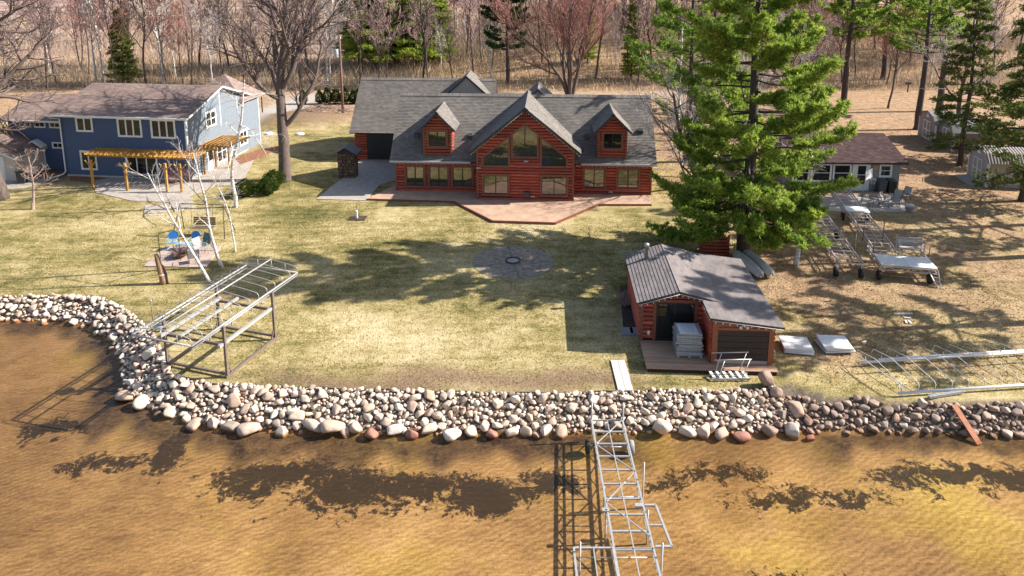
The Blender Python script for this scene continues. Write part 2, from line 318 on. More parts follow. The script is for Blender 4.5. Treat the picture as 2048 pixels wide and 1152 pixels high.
def water_mat():
    m = bpy.data.materials.new('water'); m.use_nodes = True; nt = m.node_tree; nt.nodes.clear(); g = geo(nt)
    tr = nt.nodes.new('ShaderNodeBsdfTransparent'); tr.inputs[0].default_value = (.97,.88,.72,1)
    gl = nt.nodes.new('ShaderNodeBsdfGlossy'); gl.inputs['Roughness'].default_value = .06
    fr = nt.nodes.new('ShaderNodeFresnel'); nt.links.new(math_(nt, 'SUBTRACT', 1.33, math_(nt, 'MULTIPLY', g.outputs['Backfacing'], 1.33 - 1 / 1.33)), fr.inputs[0])  # same air-to-water reflectance for light passing up and down
    h = math_(nt, 'ADD', noise(nt, scaled(nt, g.outputs['Position'], (1, 3, 1), (0, 0, R(24))), 2.2, 4, .6), math_(nt, 'MULTIPLY', noise(nt, g.outputs['Position'], 9, 3), .4))
    bp = nt.nodes.new('ShaderNodeBump'); bp.inputs['Strength'].default_value = .5; bp.inputs['Distance'].default_value = .1
    nt.links.new(h, bp.inputs['Height'])
    for n in (gl, fr): nt.links.new(bp.outputs[0], n.inputs['Normal'])
    mx = nt.nodes.new('ShaderNodeMixShader'); o = nt.nodes.new('ShaderNodeOutputMaterial')
    nt.links.new(fr.outputs[0], mx.inputs[0]); nt.links.new(tr.outputs[0], mx.inputs[1]); nt.links.new(gl.outputs[0], mx.inputs[2]); nt.links.new(mx.outputs[0], o.inputs[0])
    return m
tag(MB().add([(-500,-240,WATER),(500,-240,WATER),(500,37,WATER),(-500,37,WATER)], [(0,1,2,3)]).build('water', water_mat()), kind='structure')
# ------------------------------------------------------------------ common materials
LOG = mat('stained_log', (.36,.066,.034), .55, .5, 9, stretch=(.25,2,2), spread=.42, bmp=.2)
LOGT = mat('stained_trim', (.19,.06,.036), .6, .25, 8, stretch=(.4,2,2))
CHINK = mat('dark_wall_core', (.035,.012,.009), .9)
ROOF = shingles('grey_shingles', [(.145,.128,.114), (.182,.162,.145), (.22,.198,.178)])
ROOFB = shingles('brown_shingles', [(.235,.165,.14), (.30,.215,.183), (.36,.27,.232)])
ROOFM = shingles('maroon_shingles', [(.055,.03,.03), (.085,.048,.046), (.125,.075,.07)])
ROOFP = shingles('boathouse_shingles', [(.20,.172,.164), (.235,.203,.194), (.268,.234,.225)])
FASC = mat('dark_fascia', (.035,.038,.04), .5)
WHITE = mat('white_paint', (.74,.73,.72), .5, .08)
BLUE = mat('blue_siding', (.050,.082,.165), .6, .10, 3)
BLUE_LIT = mat('blue_siding_sunlit', (.185,.215,.25), .6, .08, 3)  # sunlit copy of the shaded blue siding, sunlight put into its colour
GLASS = glass('window_glass'); GLASSD = glass('dim_glass', (.015,.015,.016), 1.5); BLACK = mat('black_frame', (.015,.013,.012), .4)
GDOOR = mat('dark_garage_door', (.020,.020,.023), .45); GDOORB = mat('brown_garage_door', (.020,.013,.015), .5)
CONC = mat('concrete', (.38,.33,.28), .9, .2, 2.5, bmp=.15); CONCR = mat('red_concrete', (.45,.29,.20), .85, .2, 1.6, bmp=.12)
CONCD = mat('fire_pit_concrete', (.26,.21,.155), .95, .5, 3.5, bmp=.15)
ALU = mat('aluminium', (.62,.61,.60), .42, .12, 8, metal=.75); GALV = mat('galvanised_steel', (.42,.41,.40), .5, .25, 10, metal=.6)
RUST = mat('weathered_steel', (.20,.15,.125), .7, .35, 10, metal=.3)
RUBBER = mat('rubber', (.018,.018,.018), .8); WOODG = mat('grey_wood', (.42,.38,.36), .85, .22, 8, stretch=(.3,2,2), spread=.2)
WOODP = mat('pale_plank', (.62,.52,.46), .85, .18, 6, stretch=(2,.3,2), spread=.12); WOODR = mat('red_plank', (.33,.12,.06), .8, .3, 6)
WOODY = mat('golden_timber', (.42,.215,.05), .65, .25, 6, spread=.25); PANEL = mat('white_panel', (.72,.70,.67), .7, .1, 5, spread=.08)
DECK = mat('deck_board', (.44,.27,.17), .75, .25, 7, stretch=(.25,3,3), spread=.25)
BARK = mat('grey_bark', (.125,.09,.075), .95, .4, 5, stretch=(2,2,.4), bmp=.4); BARKD = mat('dark_bark', (.075,.055,.048), .95, .4, 5, stretch=(2,2,.4), bmp=.4)
TWIG = mat('brown_twig', (.13,.09,.08), .9, .3, 1); TWIGR = mat('reddish_twig', (.36,.17,.14), .9, .3, 1); TWIGP = mat('mauve_twig', (.40,.27,.25), .9, .3, 1)
# ------------------------------------------------------------------ shore rocks
def rock_mesh(seed, sub=3, flat=.74):
    import bmesh
    r = np.random.default_rng(seed); bm = bmesh.new(); bmesh.ops.create_icosphere(bm, subdivisions=sub, radius=1)
    k = [(r.normal(size=3), r.uniform(.05, .22)) for _ in range(7)]; cuts = [((lambda q: q / np.linalg.norm(q))(r.normal(size=3)), r.uniform(.5, .78)) for _ in range(11)]
    sx, sy = r.uniform(.8, 1.25), r.uniform(.75, 1.1)
    for v in bm.verts:
        p = np.array(v.co); s_ = 1 + sum(a * math.sin(float(np.dot(q, p)) * 1.7 + a * 30) for q, a in k) * .45
        p = p * s_
        for q, cc in cuts:
            d_ = float(np.dot(q, p)) - cc
            if d_ > 0: p = p - q * d_ * .92
        v.co = (p[0] * sx, p[1] * sy, p[2] * flat)
    me = bpy.data.meshes.new('rock'); bm.to_mesh(me); bm.free()
    me.polygons.foreach_set('use_smooth', [True] * len(me.polygons)); return me
ROCKP = rocks('pale_fieldstone', [(0,(.70,.58,.46)),(.2,(.56,.46,.36)),(.36,(.76,.66,.54)),(.48,(.50,.34,.24)),(.6,(.70,.53,.41)),(.72,(.33,.26,.21)),(.84,(.62,.42,.31)),(1,(.78,.68,.56))])
ROCKD = rocks('brown_fieldstone', [(0,(.38,.265,.20)),(.3,(.28,.185,.14)),(.5,(.46,.34,.26)),(.65,(.17,.115,.09)),(.8,(.55,.43,.335)),(1,(.36,.22,.155))])
ROCKR = rocks('red_boulder', [(0,(.36,.16,.11)),(1,(.44,.21,.15))])
protos = [rock_mesh(s, 3) for s in range(8)]; lows = [rock_mesh(s, 2) for s in range(8)]; protoP, protoD = [], []
for me in protos: a = me.copy(); a.materials.append(ROCKP); protoP.append(a); a = me.copy(); a.materials.append(ROCKD); protoD.append(a)
bigs = [rock_mesh(50 + s, 3, .8) for s in range(6)]
cells = {}; placed = []
def try_rock(x, y, r, k=.82):
    cx, cy = int(x / .6), int(y / .6)
    for a in range(cx - 2, cx + 3):
        for b_ in range(cy - 2, cy + 3):
            for (u, v, q) in cells.get((a, b_), ()):
                if (u - x) ** 2 + (v - y) ** 2 < (k * (q + r)) ** 2: return False
    cells.setdefault((cx, cy), []).append((x, y, r)); return True
def lateral(x):  # bank width measured across, so the turning bank at the left is filled evenly
    return float(np.interp(x, TOPX, TOPY) - np.interp(x, WATX, WATY))
# the big boulders at the waterline, one by one: photo position, radius, label
BB = [(565,857,.26,'small bright white boulder standing in the shallows below the bank','w'),(622,850,.30,'tan flat-topped boulder right of the small bright white boulder','w'),
 (668,852,.37,'largest pale grey boulder of the waterline row left of the dock','w'),(712,854,.28,'flat grey square boulder beside the largest pale grey boulder','w'),
 (745,862,.26,'dull red boulder between two grey boulders at the waterline','r'),(786,856,.29,'round pinkish boulder between the two red boulders','w'),
 (821,862,.28,'bright brick-red boulder, the reddest of the waterline row','r'),(858,856,.26,'low tan cracked boulder right of the brick-red boulder','w'),
 (903,860,.31,'rounded pale boulder at the waterline below the bare lawn strip','w'),(942,858,.27,'grey rugged boulder left of the mottled pink boulder','w'),
 (985,862,.24,'mottled pink boulder at the waterline below the fire pit','r'),(1020,857,.24,'smooth pale boulder right of the mottled pink boulder','w'),
 (1055,857,.26,'tan boulder midway between mottled pink boulder and dock','w'),(1092,856,.24,'grey boulder second left of the dock wheel','w'),(1126,858,.25,'pale boulder immediately left of the dock wheel','w'),
 (1232,850,.26,'brown boulder lying under the shore end of the dock','w'),(1327,855,.40,'broad brown boulder right of the dock, largest there','w'),(1372,856,.29,'pale pointed boulder right of the broad brown boulder','w'),
 (1408,858,.34,'wide white-topped boulder right of the pale pointed boulder','w'),(1444,860,.28,'low pale boulder at the right end of the white-topped group','w'),(1484,868,.26,'flat reddish slab of rock at the waterline before the deck','r'),
 (1540,856,.32,'dark grey slab boulder below the lone lawn boulder','d'),(1585,858,.30,'pale slanting boulder at the start of the darker right bank','w'),(1594,832,.30,'round whitish boulder on the bank right of the deck','w'),
 (1548,800,.28,'rounded grey boulder at the top of the bank by the deck corner','d'),(1622,866,.16,'small orange-red stone in the water at the right bank','r'),
 (253,775,.34,'large white boulder on the point of the bank by the lift','w'),(282,790,.36,'long pale sloping boulder on the point beside the large white boulder','w'),
 (300,720,.30,'white boulder under the near left post of the canopy lift','w'),(390,838,.28,'tan flat boulder awash left of the white-topped stones','w'),(428,842,.27,'white boulder with orange base in the shallows below the lift','w'),
 (462,848,.28,'tan boulder second right of the orange-based boulder','w'),(498,850,.33,'brown cracked boulder left of the small bright white boulder','w'),(340,822,.26,'orange sunken boulder left of the tan flat boulder','w'),
 (470,820,.27,'upright white stone in the bank below the lift foot','w'),(600,838,.25,'white egg-shaped stone just above the small bright white boulder','w'),(1300,806,.2,'rounded buff stone in the bank right of the dock end','w')]
redm = [m.copy() for m in bigs]; whm = [m.copy() for m in bigs]; dkm = [m.copy() for m in bigs]
for L, mt in ((redm, ROCKR), (whm, ROCKP), (dkm, ROCKD)):
    for m in L: m.materials.append(mt)
for i, (px, py, r, lab, k) in enumerate(BB):
    x, y = G(px, py, -.62 if py > 812 else -.35); try_rock(x, y, r * 1.0)
    o = link('boulder', {'w': whm, 'r': redm, 'd': dkm}[k][i % 6], None); s_ = r * 1.38
    o.location = (x, y, hz(x, y) + r * .5); o.scale = (s_, s_ * random.uniform(.85, 1), s_ * random.uniform(.8, 1.05)); o.rotation_euler = (random.uniform(-.2, .2), random.uniform(-.2, .2), random.uniform(0, 6.3))
    tag(o, lab, 'boulder', 'boulders along the waterline')
cand = []
for pas, (n, r0, r1) in enumerate(((800, .165, .235), (5200, .10, .155), (26000, .055, .09))):
    for _ in range(n):
        x = random.uniform(-36, 27); t = random.uniform(.02, 1.06) if pas else random.uniform(-.08, .95)
        yw = np.interp(x, WATX, WATY); x_, y_ = x, yw + t * lateral(x)
        r = random.uniform(r0, r1)
        if x > 11 and x < 13.2 and t > .75: continue
        if x > 11 and t > .86 + .1 * math.sin(x * 2.3): continue
        if try_rock(x_, y_, r, .74): placed.append((x_, y_, r, t))
# left bank is steep in x: the vertical sampling above already follows it
placed.sort(key=lambda q: -q[2] / (q[1] + 6) if abs(q[0]) < .72 * (q[1] + 3) else 0)
SV, SF, SM, off = [], [], [], 0
for i, (x, y, r, t) in enumerate(placed):
    dark = x > 10.6 + random.uniform(-1, 1); z = hz(x, y) + r * random.uniform(.25, .62)
    sc = (r * random.uniform(1.05, 1.35), r * random.uniform(.95, 1.25), r * random.uniform(.9, 1.2)); ro = (random.uniform(-.5, .5), random.uniform(-.5, .5), random.uniform(0, 6.3))
    if i < 263:
        o = link('fieldstone', (protoD if dark else protoP)[i % 8]); o.location = (x, y, z); o.scale = sc; o.rotation_euler = ro
        where = next(n for lim, n in ((-22, 'at the far left of the bay'), (-17.2, 'round the bend of the left bay'), (-12.5, 'below the canopy boat lift'), (-6, 'between boat lift and bare lawn strip'), (2.5, 'left of the dock'), (6.5, 'just right of the dock'), (10.4, 'below the boathouse deck'), (14.5, 'right of the lone lawn boulder'), (17.2, 'below the lying canopy frame'), (99, 'beside the red plank')) if x < lim)
        row = 'near the waterline' if t < .33 else ('in the top row' if t > .72 else 'midway up the bank')
        tag(o, ('brown-grey' if dark else 'pale rounded') + f' fieldstone {row}, {where}', 'stone',
            'stones of the dark right bank' if dark else 'stones of the pale rock bank')
    else:
        me = (protos if r > .08 else lows)[i % 8]; co = np.empty(len(me.vertices) * 3, np.float32); me.vertices.foreach_get('co', co); co = co.reshape(-1, 3)
        M = np.array(Matrix.LocRotScale(Vector((x, y, z)), __import__('mathutils').Euler(ro), Vector(sc)))
        fi_ = np.empty(len(me.polygons) * 3, np.int32); me.polygons.foreach_get('vertices', fi_)
        SV.append(co @ M[:3, :3].T + M[:3, 3]); SF.append(fi_.reshape(-1, 3) + off); SM.append(np.full(len(me.polygons), int(dark), np.int32)); off += len(co)
sme = mesh_np('small_stones', np.concatenate(SV), np.concatenate(SF), True); sme.materials.append(ROCKP); sme.materials.append(ROCKD)
sme.polygons.foreach_set('material_index', np.concatenate(SM))
tag(MB().tube([(x, float(np.interp(x, TOPX, TOPY)) + .12 + .05 * math.sin(x * 2.1), .01) for x in np.arange(-14.2, 10.6, .6)], .035, 5).build('lawn_edging', FASC), kind='structure')
tag(link('small_stones', sme), 'small fieldstones filling the rock bank all along the shore', 'stones', None, 'stuff')
# ================================================================== BUILDINGS
def roof(parent, e0, e1, r1, r0, mt, name='roof', th=.14, course=.145, edge=FASC):
    """pitched slope: eave e0-e1, ridge r0-r1; every shingle course a real step; slab and fascia below"""
    e0, e1, r1, r0 = map(Vector, (e0, e1, r1, r0)); n = (e1 - e0).cross(r0 - e0).normalized()
    if n.z < 0: n = -n
    L = ((r0 - e0).length + (r1 - e1).length) / 2; k = max(2, int(round(L / course))); V = []; F = []; UV = []
    for i in range(k):
        a, b = i / k, (i + 1) / k; bi = len(V)
        l0, l1 = e0.lerp(r0, a), e1.lerp(r1, a); u0, u1 = e0.lerp(r0, b), e1.lerp(r1, b); up = n * .022
        V += [l0, l1, l1 + up, l0 + up, u1 + n * .004, u0 + n * .004]; F += [(bi, bi+1, bi+2, bi+3), (bi+3, bi+2, bi+4, bi+5)]
        ux = (e1 - e0).normalized()
        uu = [(p - e0).dot(ux) for p in (l0, l1, l1, l0, u1, u0)]; va, vb = i * .15 + .003, i * .15 + .147
        UV += [(uu[0], va), (uu[1], va), (uu[1], va), (uu[0], va), (uu[3], va), (uu[2], va), (uu[4], vb), (uu[5], vb)]
    me = bpy.data.meshes.new(name); me.from_pydata([tuple(v) for v in V], [], F)
    uvl = me.uv_layers.new(name='UVMap'); uvl.data.foreach_set('uv', np.array(UV, np.float32).ravel())
    o = link(name, me, mt, parent)
    d = n * -th
    MB().poly([p - n * .003 for p in (e0, e1, r1, r0)], th, -n).build('fascia', edge, o)
    return o
def ridge_cap(parent, p, q, mt, w=.26):
    p, q = Vector(p), Vector(q); s_ = (q - p).cross(Vector((0,0,1))).normalized() * w
    me = bpy.data.meshes.new('ridge_cap'); dz = Vector((0,0,-w*.75)); u = Vector((0,0,.035))
    me.from_pydata([tuple(v) for v in (p-s_+dz+u, p+u, p+s_+dz+u, q-s_+dz+u, q+u, q+s_+dz+u)], [], [(0,1,4,3),(1,2,5,4)])
    l = (q-p).length; me.uv_layers.new(name='UVMap').data.foreach_set('uv', [0,0,.1,0,.1,l,0,l,.1,0,.2,0,.2,l,.1,l])
    return link('ridge_cap', me, mt, parent)
def window(parent, xf, u0, u1, v0, v1, fm, nu=2, nv=1, fw=.11, sash=None, depth=.1, mull=.05, label=None):
    b = MB(xf); b.box(u0, u1, 0, depth, v0, v0+fw); b.box(u0, u1, 0, depth, v1-fw, v1); b.box(u0, u0+fw, 0, depth-.003, v0+fw, v1-fw); b.box(u1-fw, u1, 0, depth-.003, v0+fw, v1-fw)
    o = b.build('window', fm, parent)
    if label: o['label'] = label
    iu0, iu1, iv0, iv1 = u0+fw, u1-fw, v0+fw, v1-fw; m = MB(xf)
    for i in range(1, nu):
        x = iu0 + (iu1-iu0)*i/nu; m.box(x-mull/2, x+mull/2, 0, depth*.8, iv0, iv1)
    for i in range(1, nv):
        z = iv0 + (iv1-iv0)*i/nv; m.box(iu0, iu1, 0, depth*.72, z-mull/2, z+mull/2)
    s_ = .035
    m.box(iu0, iu1, 0, depth*.75, iv0, iv0+s_); m.box(iu0, iu1, 0, depth*.75, iv1-s_, iv1); m.box(iu0, iu0+s_, 0, depth*.7, iv0+s_, iv1-s_); m.box(iu1-s_, iu1, 0, depth*.7, iv0+s_, iv1-s_)
    m.build('sash', sash or fm, o)
    for i in range(nu):
        for j in range(nv):
            a0, a1 = iu0 + (iu1-iu0)*i/nu, iu0 + (iu1-iu0)*(i+1)/nu; c0, c1 = iv0 + (iv1-iv0)*j/nv, iv0 + (iv1-iv0)*(j+1)/nv
            MB(xf).box(a0+.01, a1-.01, .012, .03+.002*i, c0+.01, c1-.01).build('pane', GLASS, o)
    return o
def poly_window(parent, xf, P, fm, fw=.13, mull_u=None):
    """shaped window: outline P in (u, v), frame round it, pane inside"""
    n = len(P); c = Vector((sum(p[0] for p in P)/n, sum(p[1] for p in P)/n))
    area = sum(P[i][0]*P[(i+1)%n][1]-P[(i+1)%n][0]*P[i][1] for i in range(n))
    if area < 0: P = P[::-1]
    Q = []
    for i in range(n):   # outset by fw
        a, b, d = Vector(P[i-1]), Vector(P[i]), Vector(P[(i+1) % n]); e1 = (b-a).normalized(); e2 = (d-b).normalized()
        n1 = Vector((e1.y, -e1.x)); n2 = Vector((e2.y, -e2.x)); k = (n1+n2); k = k / max(.35, k.dot(n1)) ; Q.append(b + k*fw)
    m = MB(xf); V = []
    for p in P: V += [(p[0], 0, p[1]), (p[0], .09, p[1])]
    for q in Q: V += [(q.x, 0, q.y), (q.x, .1, q.y)]
    F = []
    for i in range(n):
        j = (i+1) % n; a, b, c_, d = 2*i+1, 2*j+1, 2*n+2*j+1, 2*n+2*i+1
        F += [(a, b, c_, d), (2*i, 2*j, 2*j+1, 2*i+1), (2*n+2*i, 2*n+2*j, 2*n+2*j+1, 2*n+2*i+1)]
    m.add(V, F); o = m.build('window', fm, parent)
    MB(xf).poly([(p[0], .012, p[1]) for p in P], .02, (0, 1, 0)).build('pane', GLASS, o)
    if mull_u:
        for u, v0, v1 in mull_u: MB(xf).box(u-.035, u+.035, .01, .075, v0, v1).build('mullion', BLACK, o)
    return o
LOGP = .232
def logs(parent, xf, span, z0, z1, holes=(), r=.105, mt=LOG, pitch=LOGP):
    """one half-round log per course and gap; span(v) gives the wall's width at height v"""
    k = int(round((z1 - z0) / pitch)); pt = (z1 - z0) / k
    for i in range(k):
        v = z0 + (i + .5) * pt; a, b = span(v)
        if b - a < .12: continue
        seg = [(a, b)]
        for (h0, h1, g0, g1) in holes:
            if g0 < v < g1:
                ns = []
                for (s0, s1) in seg:
                    if h1 <= s0 or h0 >= s1: ns.append((s0, s1)); continue
                    if h0 > s0: ns.append((s0, h0))
                    if h1 < s1: ns.append((h1, s1))
                seg = ns
        for (s0, s1) in seg:
            if s1 - s0 < .06: continue
            m = MB(xf); n = 6; V = []
            for s_ in (s0, s1):
                for q in range(n + 1):
                    t = -math.pi/2 + math.pi * q / n; V.append((s_, max(0, r * math.cos(t)), v + pt * .465 * math.sin(t)))
            F = [(q, q+1, n+2+q, n+1+q) for q in range(n)]
            m.add(V, F, True); m.add(V[:n+1], [tuple(range(n+1))]); m.add(V[n+1:], [tuple(range(n+1))])
            m.build('log', mt, parent)
def siding(parent, xf, u0, u1, v0, v1, mt, lap=.14, name='siding', topf=None):
    """lap siding: each board a real step; topf(u) optional gable top given as (apex u, apex v)"""
    m = MB(xf); k = int(round((v1-v0)/lap))
    for i in range(k):
        a = v0 + (v1-v0)*i/k; b = v0 + (v1-v0)*(i+1)/k
        m.add([(u0,.028,a),(u1,.028,a),(u1,.008,b),(u0,.008,b)], [(0,1,2,3)]); m.add([(u0,0,a),(u1,0,a),(u1,.028,a),(u0,.028,a)], [(0,1,2,3)])
    if topf:
        au, av, e0, e1 = topf; h = av - v1; j = int(max(2, round(h/lap)))
        for i in range(j):
            f0, f1 = i/j, (i+1)/j; a, b = v1+h*f0, v1+h*f1
            m.add([(e0+(au-e0)*f0,.028,a),(e1+(au-e1)*f0,.028,a),(e1+(au-e1)*f1,.008,b),(e0+(au-e0)*f1,.008,b)], [(0,1,2,3)])
    return m.build(name, mt, parent)
# ------------------------------------------------------------------ the red log house
H = empty('log_house', (.8, 53.04, 0), -3.2, 'red log house with grey shingled roof, two dormers and tall glazed centre gable', 'house')
FM = front(0)
E0, RZ, RY, SL = 2.56, 6.98, 4.35, (6.98-2.56)/4.75      # eave at y=-.4
MB().poly([(-9.75,.02,0),(-9.75,9,0),(-9.75,9,2.6),(-9.75,RY,6.75),(-9.75,.02,2.75)], 19.5, (1,0,0)).build('wall', CHINK, H)
roof(H, (-10.2,-.4,E0), (10.15,-.4,E0), (10.15,RY,RZ), (-10.2,RY,RZ), ROOF)
roof(H, (10.15,9.1,E0), (-10.2,9.1,E0), (-10.2,RY,RZ), (10.15,RY,RZ), ROOF)
ridge_cap(H, (-10.2,RY,RZ), (10.15,RY,RZ), ROOF)
GUT = mat('grey_gutter', (.45,.44,.43), .5)
for a, b in ((-10.2, -3.95), (4.45, 10.15)): MB().box(a, b, -.5, -.41, E0-.1, E0+.03).build('gutter', GUT, H)
WL = [(-9.12,-7.49,.38,2.2),(-7.31,-5.61,.38,2.2),(-5.5,-3.74,.38,2.2)]; WR = [(4.57,6.39,.44,2.22),(7.13,8.97,.44,2.22)]
for w_ in WL + WR: window(H, FM, *w_, LOGT, 2, 1, .15, BLACK, .15, .07)
logs(H, FM, lambda v: (-9.78, -3.3), 0.02, 2.58, [(a, b, c, d) for a, b, c, d in WL]); logs(H, FM, lambda v: (3.8, 9.78), .02, 2.58, WR)
for x in (-9.84, 9.72): MB(FM).box(x, x+.12, -.02, .13, 0, 2.6).build('corner_post', LOGT, H)
# side walls in logs as well (right side shows between the trees)
logs(H, right(9.75), lambda v: (.05, 8.95) if v < 2.6 else (.05+(v-2.6)/SL, 8.95-(v-2.6)/SL), .02, 6.5, r=.1)
logs(H, left(-9.75), lambda v: (.05, 8.7), .02, 2.6, r=.1)
# centre gable: x .25 +-3.55, front plane y -1.75
gx, gy = .27, -1.75; GF = front(gy); GAP, GSL = 7.12, .817
gtop = lambda v: 3.55 if v < GAP - .2 - GSL*3.55 else max(0, (GAP - .22 - v)/GSL)
hw = 3.55; ez = GAP-.22-GSL*hw
MB().poly([(gx-hw,gy+.02,0),(gx+hw,gy+.02,0),(gx+hw,gy+.02,ez),(gx,gy+.02,GAP-.22),(gx-hw,gy+.02,ez)], 5.6, (0,1,0)).build('wall', CHINK, H)
PW = [[(-.64,3.45),(-.64,5.09),(.25,5.79),(1.14,5.1),(1.14,3.45)], [(-2.81,2.73),(-2.81,3.32),(-1.0,4.78),(-1.0,2.73)], [(1.5,2.75),(1.5,4.8),(3.3,3.33),(3.3,2.75)]]
poly_window(H, GF, PW[0], LOGT, .16, [(.25,3.45,5.79)]); poly_window(H, GF, PW[1], LOGT, .16, [(-1.9,2.73,4.05)]); poly_window(H, GF, PW[2], LOGT, .16, [(2.4,2.75,4.07)])
for w_ in ((-2.98,-.85,.36,2.11), (1.35,3.5,.36,2.11)): window(H, GF, *w_, LOGT, 2, 1, .17, BLACK, .14, .07)
def ghole(v):
    hs = [(-3.0,-.83,.36,2.11), (1.33,3.52,.36,2.11)]
    if 2.55 < v < 3.3: hs += [(-2.97,-.84,2.5,3.4),(1.34,3.46,2.5,3.4)]
    if 3.3 <= v < 4.9: f = (4.78-v)/.8066; hs += [(-1.0-max(0,f)-.22,-.84,0,9),(1.34,1.5+max(0,f)+.22,0,9)] if v < 4.98 else []
    if 3.28 < v < 5.1: hs += [(-.8,1.3,0,9)]
    if 5.1 <= v < 5.95: f = max(.0, (5.95-v)/.79); hs += [(.25-f,.25+f,0,9)]
    return hs
nr = int(round((GAP-.35)/LOGP))
for i in range(nr):
    z = .02 + i*LOGP; v = z + LOGP/2
    logs(H, GF, lambda q: (gx-gtop(v), gx+gtop(v)), z, z+LOGP, ghole(v))
for x in (gx-hw-.06, gx+hw-.06): MB(GF).box(x, x+.14, -.04, .14, 0, ez+.05).build('corner_post', LOGT, H)
logs(H, right(gx+hw), lambda v: (gy+.1, 0), .02, ez, r=.1); logs(H, left(gx-hw), lambda v: (gy+.1, 0), .02, ez, r=.1)
gf, gb = gy-.45, 5.2; go = 4.12; gz = GAP - GSL*go + .05
roof(H, (gx-go,gb,gz), (gx-go,gf,gz), (gx,gf,GAP+.05), (gx,gb,GAP+.05), ROOF); roof(H, (gx+go,gf,gz), (gx+go,gb,gz), (gx,gb,GAP+.05), (gx,gf,GAP+.05), ROOF)
ridge_cap(H, (gx,gf,GAP+.06), (gx,gb,GAP+.06), ROOF)
# dormers, flush with the wall
for dx in (-6.52, 6.8):
    DF = front(.0); dw = 1.06; dz = 5.12; da = 6.18
    MB().poly([(dx-dw,.02,2.9),(dx+dw,.02,2.9),(dx+dw,.02,dz),(dx,.02,da),(dx-dw,.02,dz)], 3.6, (0,1,0)).build('wall', CHINK, H)
    hw_ = (dx-.82, dx+.82, 3.55, 5.02); window(H, DF, *hw_, LOGT, 2, 1, .17, BLACK, .14, .06)
    logs(H, DF, lambda v: (dx-dw, dx+dw) if v < dz else (dx-(da-v), dx+(da-v)), 2.96, da-.05, [hw_])
    for s_ in (-1, 1): MB(DF).box(dx+s_*(dw-.03)-.06, dx+s_*(dw-.03)+.06, -.03, .13, 2.96, dz).build('corner_post', LOGT, H)
    logs(H, right(dx+dw), lambda v: (.1, max(.15, (v-2.95)/SL)), 3.0, dz, r=.09); logs(H, left(dx-dw), lambda v: (.1, max(.15, (v-2.95)/SL)), 3.0, dz, r=.09)
    do, dza, dzb = 1.45, 6.42, 4.97
    roof(H, (dx-do,4.2,dzb), (dx-do,-.42,dzb), (dx,-.42,dza), (dx,4.2,dza), ROOF, 'dormer_roof'); roof(H, (dx+do,-.42,dzb), (dx+do,4.2,dzb), (dx,4.2,dza), (dx,-.42,dza), ROOF, 'dormer_roof')
    ridge_cap(H, (dx,-.42,dza+.01), (dx,3.9,dza+.01), ROOF, .2)
# garage wing behind on the left
wy, wr, wz = 8.85, 13.2, 6.8
MB().box(-15.4, -3, wy, 17.4, 0, 2.6).build('wall', CHINK, H)
MB().poly([(-15.4,wy,2.6),(-15.4,17.4,2.6),(-15.4,wr,6.6)], 12.4, (1,0,0)).build('wall', CHINK, H)
roof(H, (-15.85,wy-.4,2.58), (-3,wy-.4,2.58), (-3,wr,wz), (-15.85,wr,wz), ROOF); roof(H, (-3,17.9,2.58), (-15.85,17.9,2.58), (-15.85,wr,wz), (-3,wr,wz), ROOF)
ridge_cap(H, (-15.85,wr,wz), (-3,wr,wz), ROOF)
logs(H, front(wy), lambda v: (-15.4,-14.35), .02, 2.4); logs(H, left(-15.4), lambda v: (wy,17.3) if v < 2.55 else (wy+(v-2.5)/.94,17.3-(v-2.5)/.94), .02, 6.3)
gd = MB(front(wy)).box(-14.35, -9.6, 0, .05, .02, 2.5).build('garage_door', GDOOR, H)
for i in range(4):
    for j in range(6): MB(front(wy)).box(-14.3+j*.78, -14.3+j*.78+.7, .05, .075, .08+i*.6, .08+i*.6+.52).build('door_panel', GDOOR, gd)
# cross gables at the back
GABW = mat('tan_gable', (.36,.31,.27), .8, .12, 4)
for cx, cz, ch, y0, y1 in ((-5.5, 7.5, 3.9, 10.4, 14.0), (1.05, 7.42, 2.8, 4.4, 8.2)):
    zz = cz - ch*.9
    roof(H, (cx-ch,y1,zz), (cx-ch,y0,zz), (cx,y0,cz), (cx,y1,cz), ROOF); roof(H, (cx+ch,y0,zz), (cx+ch,y1,zz), (cx,y1,cz), (cx,y0,cz), ROOF)
    MB().poly([(cx-ch+.3,y0+.1,zz+.1),(cx+ch-.3,y0+.1,zz+.1),(cx,y0+.1,cz-.15)], y1-y0-.3, (0,1,0)).build('wall', GABW, H)
    MB().box(cx-ch+.3, cx+ch-.3, y0+.2, y1-.2, 0, zz+.1).build('wall', CHINK, H)
# roof vents, pipe, lamps, speakers
for x, y in ((-8.35, 1.25), (-4.15, 1.25), (2+2.9, 1.3), (9.1, 1.75)):
    z = E0 + SL*(y+.4); MB().poly([(x-.18,y-.2,z-.1),(x+.18,y-.2,z-.1),(x+.18,y-.2,z+.16),(x-.18,y-.2,z+.16)], .4, (0,1,.35)).build('roof_vent', FASC, H)
MB().lathe([(.05,-.3),(.05,.55),(.06,.55),(.06,.6)], 8, (-9.0,.75,3.65)).build('vent_pipe', GALV, H)
for u, v, xf in ((-3.15,2.55,GF), (.35,3.12,GF), (1.35-.5,.42,GF), (4.2,2.35,FM), (6.75,.3,FM)):
    m = MB(xf); m.box(u-.13,u+.13,.1,.17,v-.05,v+.05); m.tube([(u-.08,.14,v),(u-.1,.32,v+.03)], [.05,.075], 8); m.tube([(u+.08,.14,v),(u+.1,.32,v+.03)], [.05,.075], 8); m.build('flood_lamp', GALV, H)
MB(GF).box(.18,.6,.1,.36,.42,.78).build('vent_hood', FASC, H)
BULB = mat('bulb_white', (.8,.78,.72), .3)
